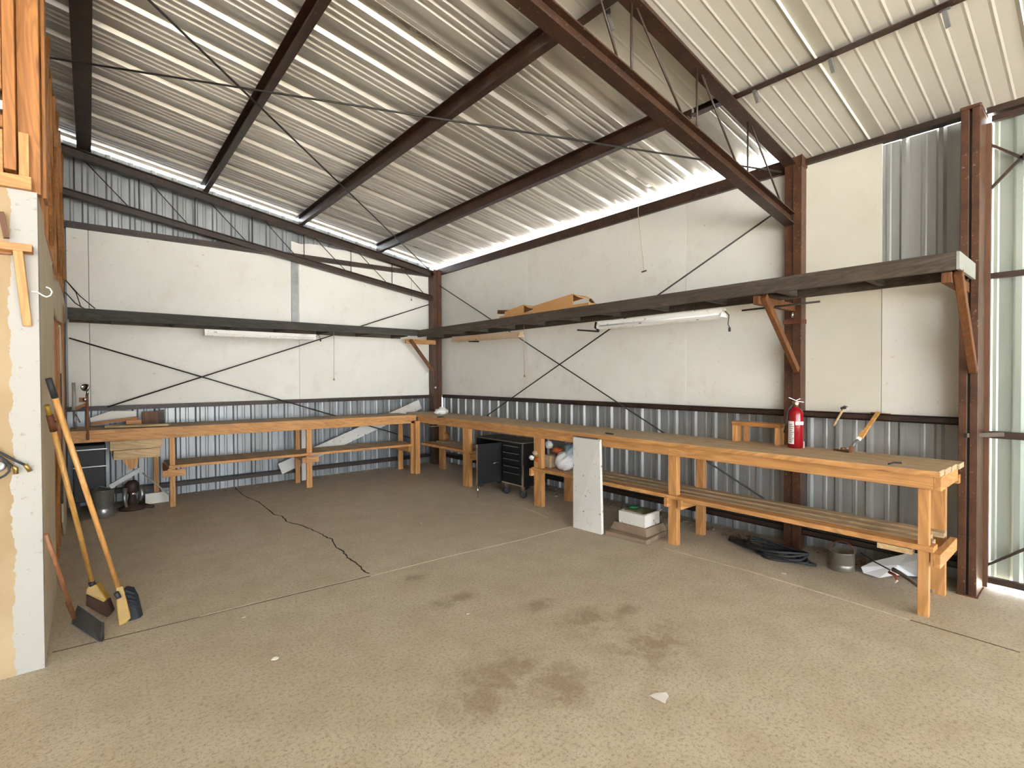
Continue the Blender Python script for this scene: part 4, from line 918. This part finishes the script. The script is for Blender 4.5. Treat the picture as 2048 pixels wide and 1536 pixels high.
# pot with bail handle
pc = Vector((4.60, 1.385, 0)); R2 = .088
k = thing('metal_pot', 'round metal pot with raised handle on the floor under the bench', 'pot', pc)
MB().lathe(pc, [(0, 0), (R2-.006, 0), (R2, .008), (R2, .05), (R2-.002, .055), (R2, .06), (R2, .145), (R2+.005, .150), (R2-.003, .150), (R2-.004, .02), (0, .02)], 36).build('body', POT, k)
hp = [pc+Vector((.0+.02*math.sin(math.pi*i/12), R2*math.cos(math.pi*i/12), .145+.075*math.sin(math.pi*i/12))) for i in range(13)]
MB().tube([pc+Vector((0, R2, .14))]+hp+[pc+Vector((0, -R2, .14))], .005, 8).build('handle', RUST, k)
# white sack and rusty tool
def K(px, py, X): return V(px, py, X=X)
sk = [V(1722, 1134, X=4.62), V(1727, 1146, Z=.012), V(1758, 1156, Z=.010), V(1790, 1150, Z=.05), V(1832, 1153, Z=.03), V(1872, 1143, X=4.62), V(1868, 1112, X=4.74), V(1822, 1105, X=4.78), V(1748, 1122, X=4.68)]
mid_ = V(1795, 1130, X=4.66)
mb = MB().add([tuple(q) for q in sk]+[tuple(mid_)], [(i, (i+1) % 9, 9) for i in range(9)])
bk = [Vector((min(q.x+.09, 4.86), q.y, max(.004, q.z*.55))) for q in sk]
mb.add([tuple(q) for q in sk]+[tuple(q) for q in bk], [(i, 9+i, 9+(i+1) % 9, (i+1) % 9) for i in range(9)]+[tuple(range(9, 18))])
tag(mb.build('white_sack', BAG), 'white sack propped behind the near end of the bench', 'sack')
k = thing('pruning_saw', 'rusty hand tool with long grey handle lying against the white sack', 'hand tool', (4.50, .98, 0))
MB().tube([K(1786, 1139, 4.46), K(1800, 1146, 4.43), K(1818, 1158, 4.40), K(1836, 1172, 4.36), K(1866, 1183, 4.34)], .016, 10, r1=.011).build('handle', plain('grey_brown_wood', (.16, .12, .09), .7), k)
MB().tube([K(1778, 1144, 4.46), K(1790, 1150, 4.44), K(1795, 1160, 4.42)], .011, 8).build('grip_loop', plain('faded_red', (.35, .07, .03), .6), k)
MB().tube([K(1722, 1106, 4.62), K(1750, 1124, 4.55), K(1780, 1140, 4.47)], .005, 8).build('shaft', RODM, k)
MB().tube([K(1795, 1160, 4.42), K(1790, 1166, 4.41)], .008, 8, r1=.003).build('tip', PAPER, k)
q = V(1865, 1178, Z=.02); tag(MB().blob((q.x+.05, q.y+.02, .02), .02, .03, .022, .2, 60).build('cloth_scrap', PAPER), 'small white cloth tip on the floor between the near bench legs', 'cloth')
# debris along the wall foot
rnd = random.Random(3); mb = MB()
for i in range(260):
    y = rnd.uniform(.8, 6.5); x = 4.78+rnd.uniform(-.06, .16)+(.02*math.sin(5*y)); s_ = rnd.uniform(.008, .03); an = rnd.uniform(0, 3)
    mb.beam((x, y, s_*.3), (x+s_*math.cos(an), y+s_*math.sin(an)*1.6, s_*.3), s_*.6, s_*.5)
tag(mb.build('wall_foot_debris', STONE), 'chips of wood and dirt along the foot of the right wall', 'debris', kind='stuff')
mb = MB()
for i in range(90):
    x = rnd.uniform(.8, 4.4); y = 7.88+rnd.uniform(-.06, .1); s_ = rnd.uniform(.008, .025); an = rnd.uniform(0, 3)
    mb.beam((x, y, s_*.3), (x+s_*math.cos(an)*1.6, y+s_*math.sin(an), s_*.3), s_*.6, s_*.5)
tag(mb.build('wall_foot_debris', STONE), 'chips and dirt along the foot of the back wall', 'debris', kind='stuff')
for px, py, sc, lab in ((1322, 1397, .055, 'torn white paper scrap lying alone on the open floor'), (550, 1318, .022, 'tiny white scrap on the floor left of centre'), (936, 1229, .012, 'speck of white paper in the middle of the floor'), (487, 1236, .012, 'tiny pale chip on the floor just below the joint'), (842, 1047, .012, 'tiny white chip on the floor between crack and cabinet'), (1568, 1148, .02, 'small pale chip on the floor near the cable coil'), (1112, 993, .022, 'small white scrap on the floor behind the white panel')):
    q = V(px, py, Z=0); P = []
    for i in range(9):
        t_ = 2*math.pi*i/9; r_ = sc*rnd.uniform(.6, 1.2); P.append((q.x+r_*math.cos(t_), q.y+r_*.8*math.sin(t_), .002+rnd.uniform(0, sc*.15)))
    tag(MB().prism(P, (0, 0, .002)).build('paper_scrap', PAPER), lab, 'paper scrap')

# ------------------------------------------------------------------ brooms and shovel by the partition
def A(px, py, X): return V(px, py, X=X)
HX = PX+.02
b1 = thing('push_broom', 'long broom with black grip and dark bristles, right of the two', 'broom', V(255, 1250, Z=0))
top, low = V(97, 757, X=PX+.025), V(238, 1180, Z=.20)
top = Vector((PX+.03, V(97, 757, X=PX+.03).y, V(97, 757, X=PX+.03).z))
if top.y > 6 or top.y < 3.7: top = V(97, 757, Y=4.35)
MB().tube([top, top.lerp(low, .08)], .015, 12).build('grip', RUB, b1)
MB().tube([top.lerp(low, .08), low], .0145, 12).build('handle', HND, b1)
hb = V(246, 1252, Z=.01)
p = [V(232, 1176, Y=low.y-.02), V(246, 1172, Y=low.y-.02), V(261, 1228, Y=low.y-.05), V(262, 1236, Y=low.y-.06), V(252, 1246, Y=low.y-.07), V(238, 1252, Y=low.y-.07), V(233, 1210, Y=low.y-.04)]
MB().prism(p, (.0, .022, 0)).build('block', YEL, b1, .003)
p = [V(246, 1176, Y=low.y+.01), V(263, 1179, Y=low.y+.01), V(272, 1195, Y=low.y), V(282, 1238, Y=low.y-.03), V(278, 1250, Y=low.y-.05), V(262, 1252, Y=low.y-.05), V(250, 1240, Y=low.y-.04)]
o = MB().prism(p, (.02, .05, 0)).build('bristles', BLB, b1, .012)
mb = MB()
for i in range(7):
    a_, c_ = V(247+i*1.3, 1180+i*9, Y=low.y-.005), V(270+i*1.8, 1188+i*8.5, Y=low.y-.02); mb.tube([a_, c_], .009, 6)
mb.build('bristle_rows', BLB, b1)
MB().tube([V(232, 1185, Y=low.y-.045), V(238, 1196, Y=low.y-.045)], .014, 8).build('socket', RUB, b1)
b2 = thing('angle_broom', 'broom with yellow cap and brown bristles, left of the two', 'broom', V(200, 1232, Z=0))
low2 = V(184, 1165, Z=.235); top2 = V(94, 810, X=PX+.018)
MB().tube([top2.lerp(low2, -.0), top2.lerp(low2, .05)], .012, 12).build('tip', YEL, b2)
MB().tube([top2.lerp(low2, .05), top2.lerp(low2, .13)], .0165, 12).build('sleeve', RUST, b2)
MB().tube([top2.lerp(low2, .13), low2], .014, 12).build('handle', wood('yellow_handle', (.52, .28, .07), (.62, .36, .11), 2, False, .4), b2)
MB().tube([V(182, 1163, Y=low2.y), V(186, 1171, Y=low2.y-.005)], .018, 12).build('collar', RUB, b2)
def HP(px, py, dy=0): return V(px, py, Y=low2.y+dy)
p = [HP(178, 1172, -.01), HP(193, 1169, -.01), HP(214, 1199, -.02), HP(208, 1205, -.03), HP(171, 1188, -.02), HP(172, 1178, -.01)]
MB().prism(p, (.02, .05, 0)).build('cap', YEL, b2, .005)
p = [HP(171, 1189, -.02), HP(208, 1205, -.03), HP(214, 1200, -.02), HP(224, 1226, -.04), HP(214, 1236, -.05), HP(198, 1228, -.05), HP(171, 1212, -.04)]
MB().prism(p, (.02, .055, 0)).build('bristles', BRIST, b2, .008)
sv = thing('flat_shovel', 'small flat shovel with red-brown handle leaning on the partition', 'shovel', V(175, 1260, Z=0))
sl0, st = V(148, 1235, Z=.14), V(92, 1068, X=PX+.018)
MB().tube([st, sl0], .011, 12).build('handle', RHND, sv)
yb_ = V(170, 1250, Z=.05).y
p = [V(155, 1210, Y=yb_+.05), V(207, 1247, Y=yb_-.02), V(207, 1280, Z=.004), V(202, 1287, Z=.003), V(142, 1246, Y=yb_+.0)]
MB().prism(p, (.004, .004, .005)).build('blade', plain('worn_blade_steel', (.07, .07, .068), .45, .5), sv, .001)
MB().tube([V(142, 1245, Y=yb_), V(170, 1265, Y=yb_-.02), V(203, 1286, Z=.004)], .006, 8).build('rim', GREY, sv)
MB().beam(V(135, 1204, Y=sl0.y), V(147, 1232, Y=sl0.y), .02, .03, (0, 1, 0)).build('socket', RUST, sv)
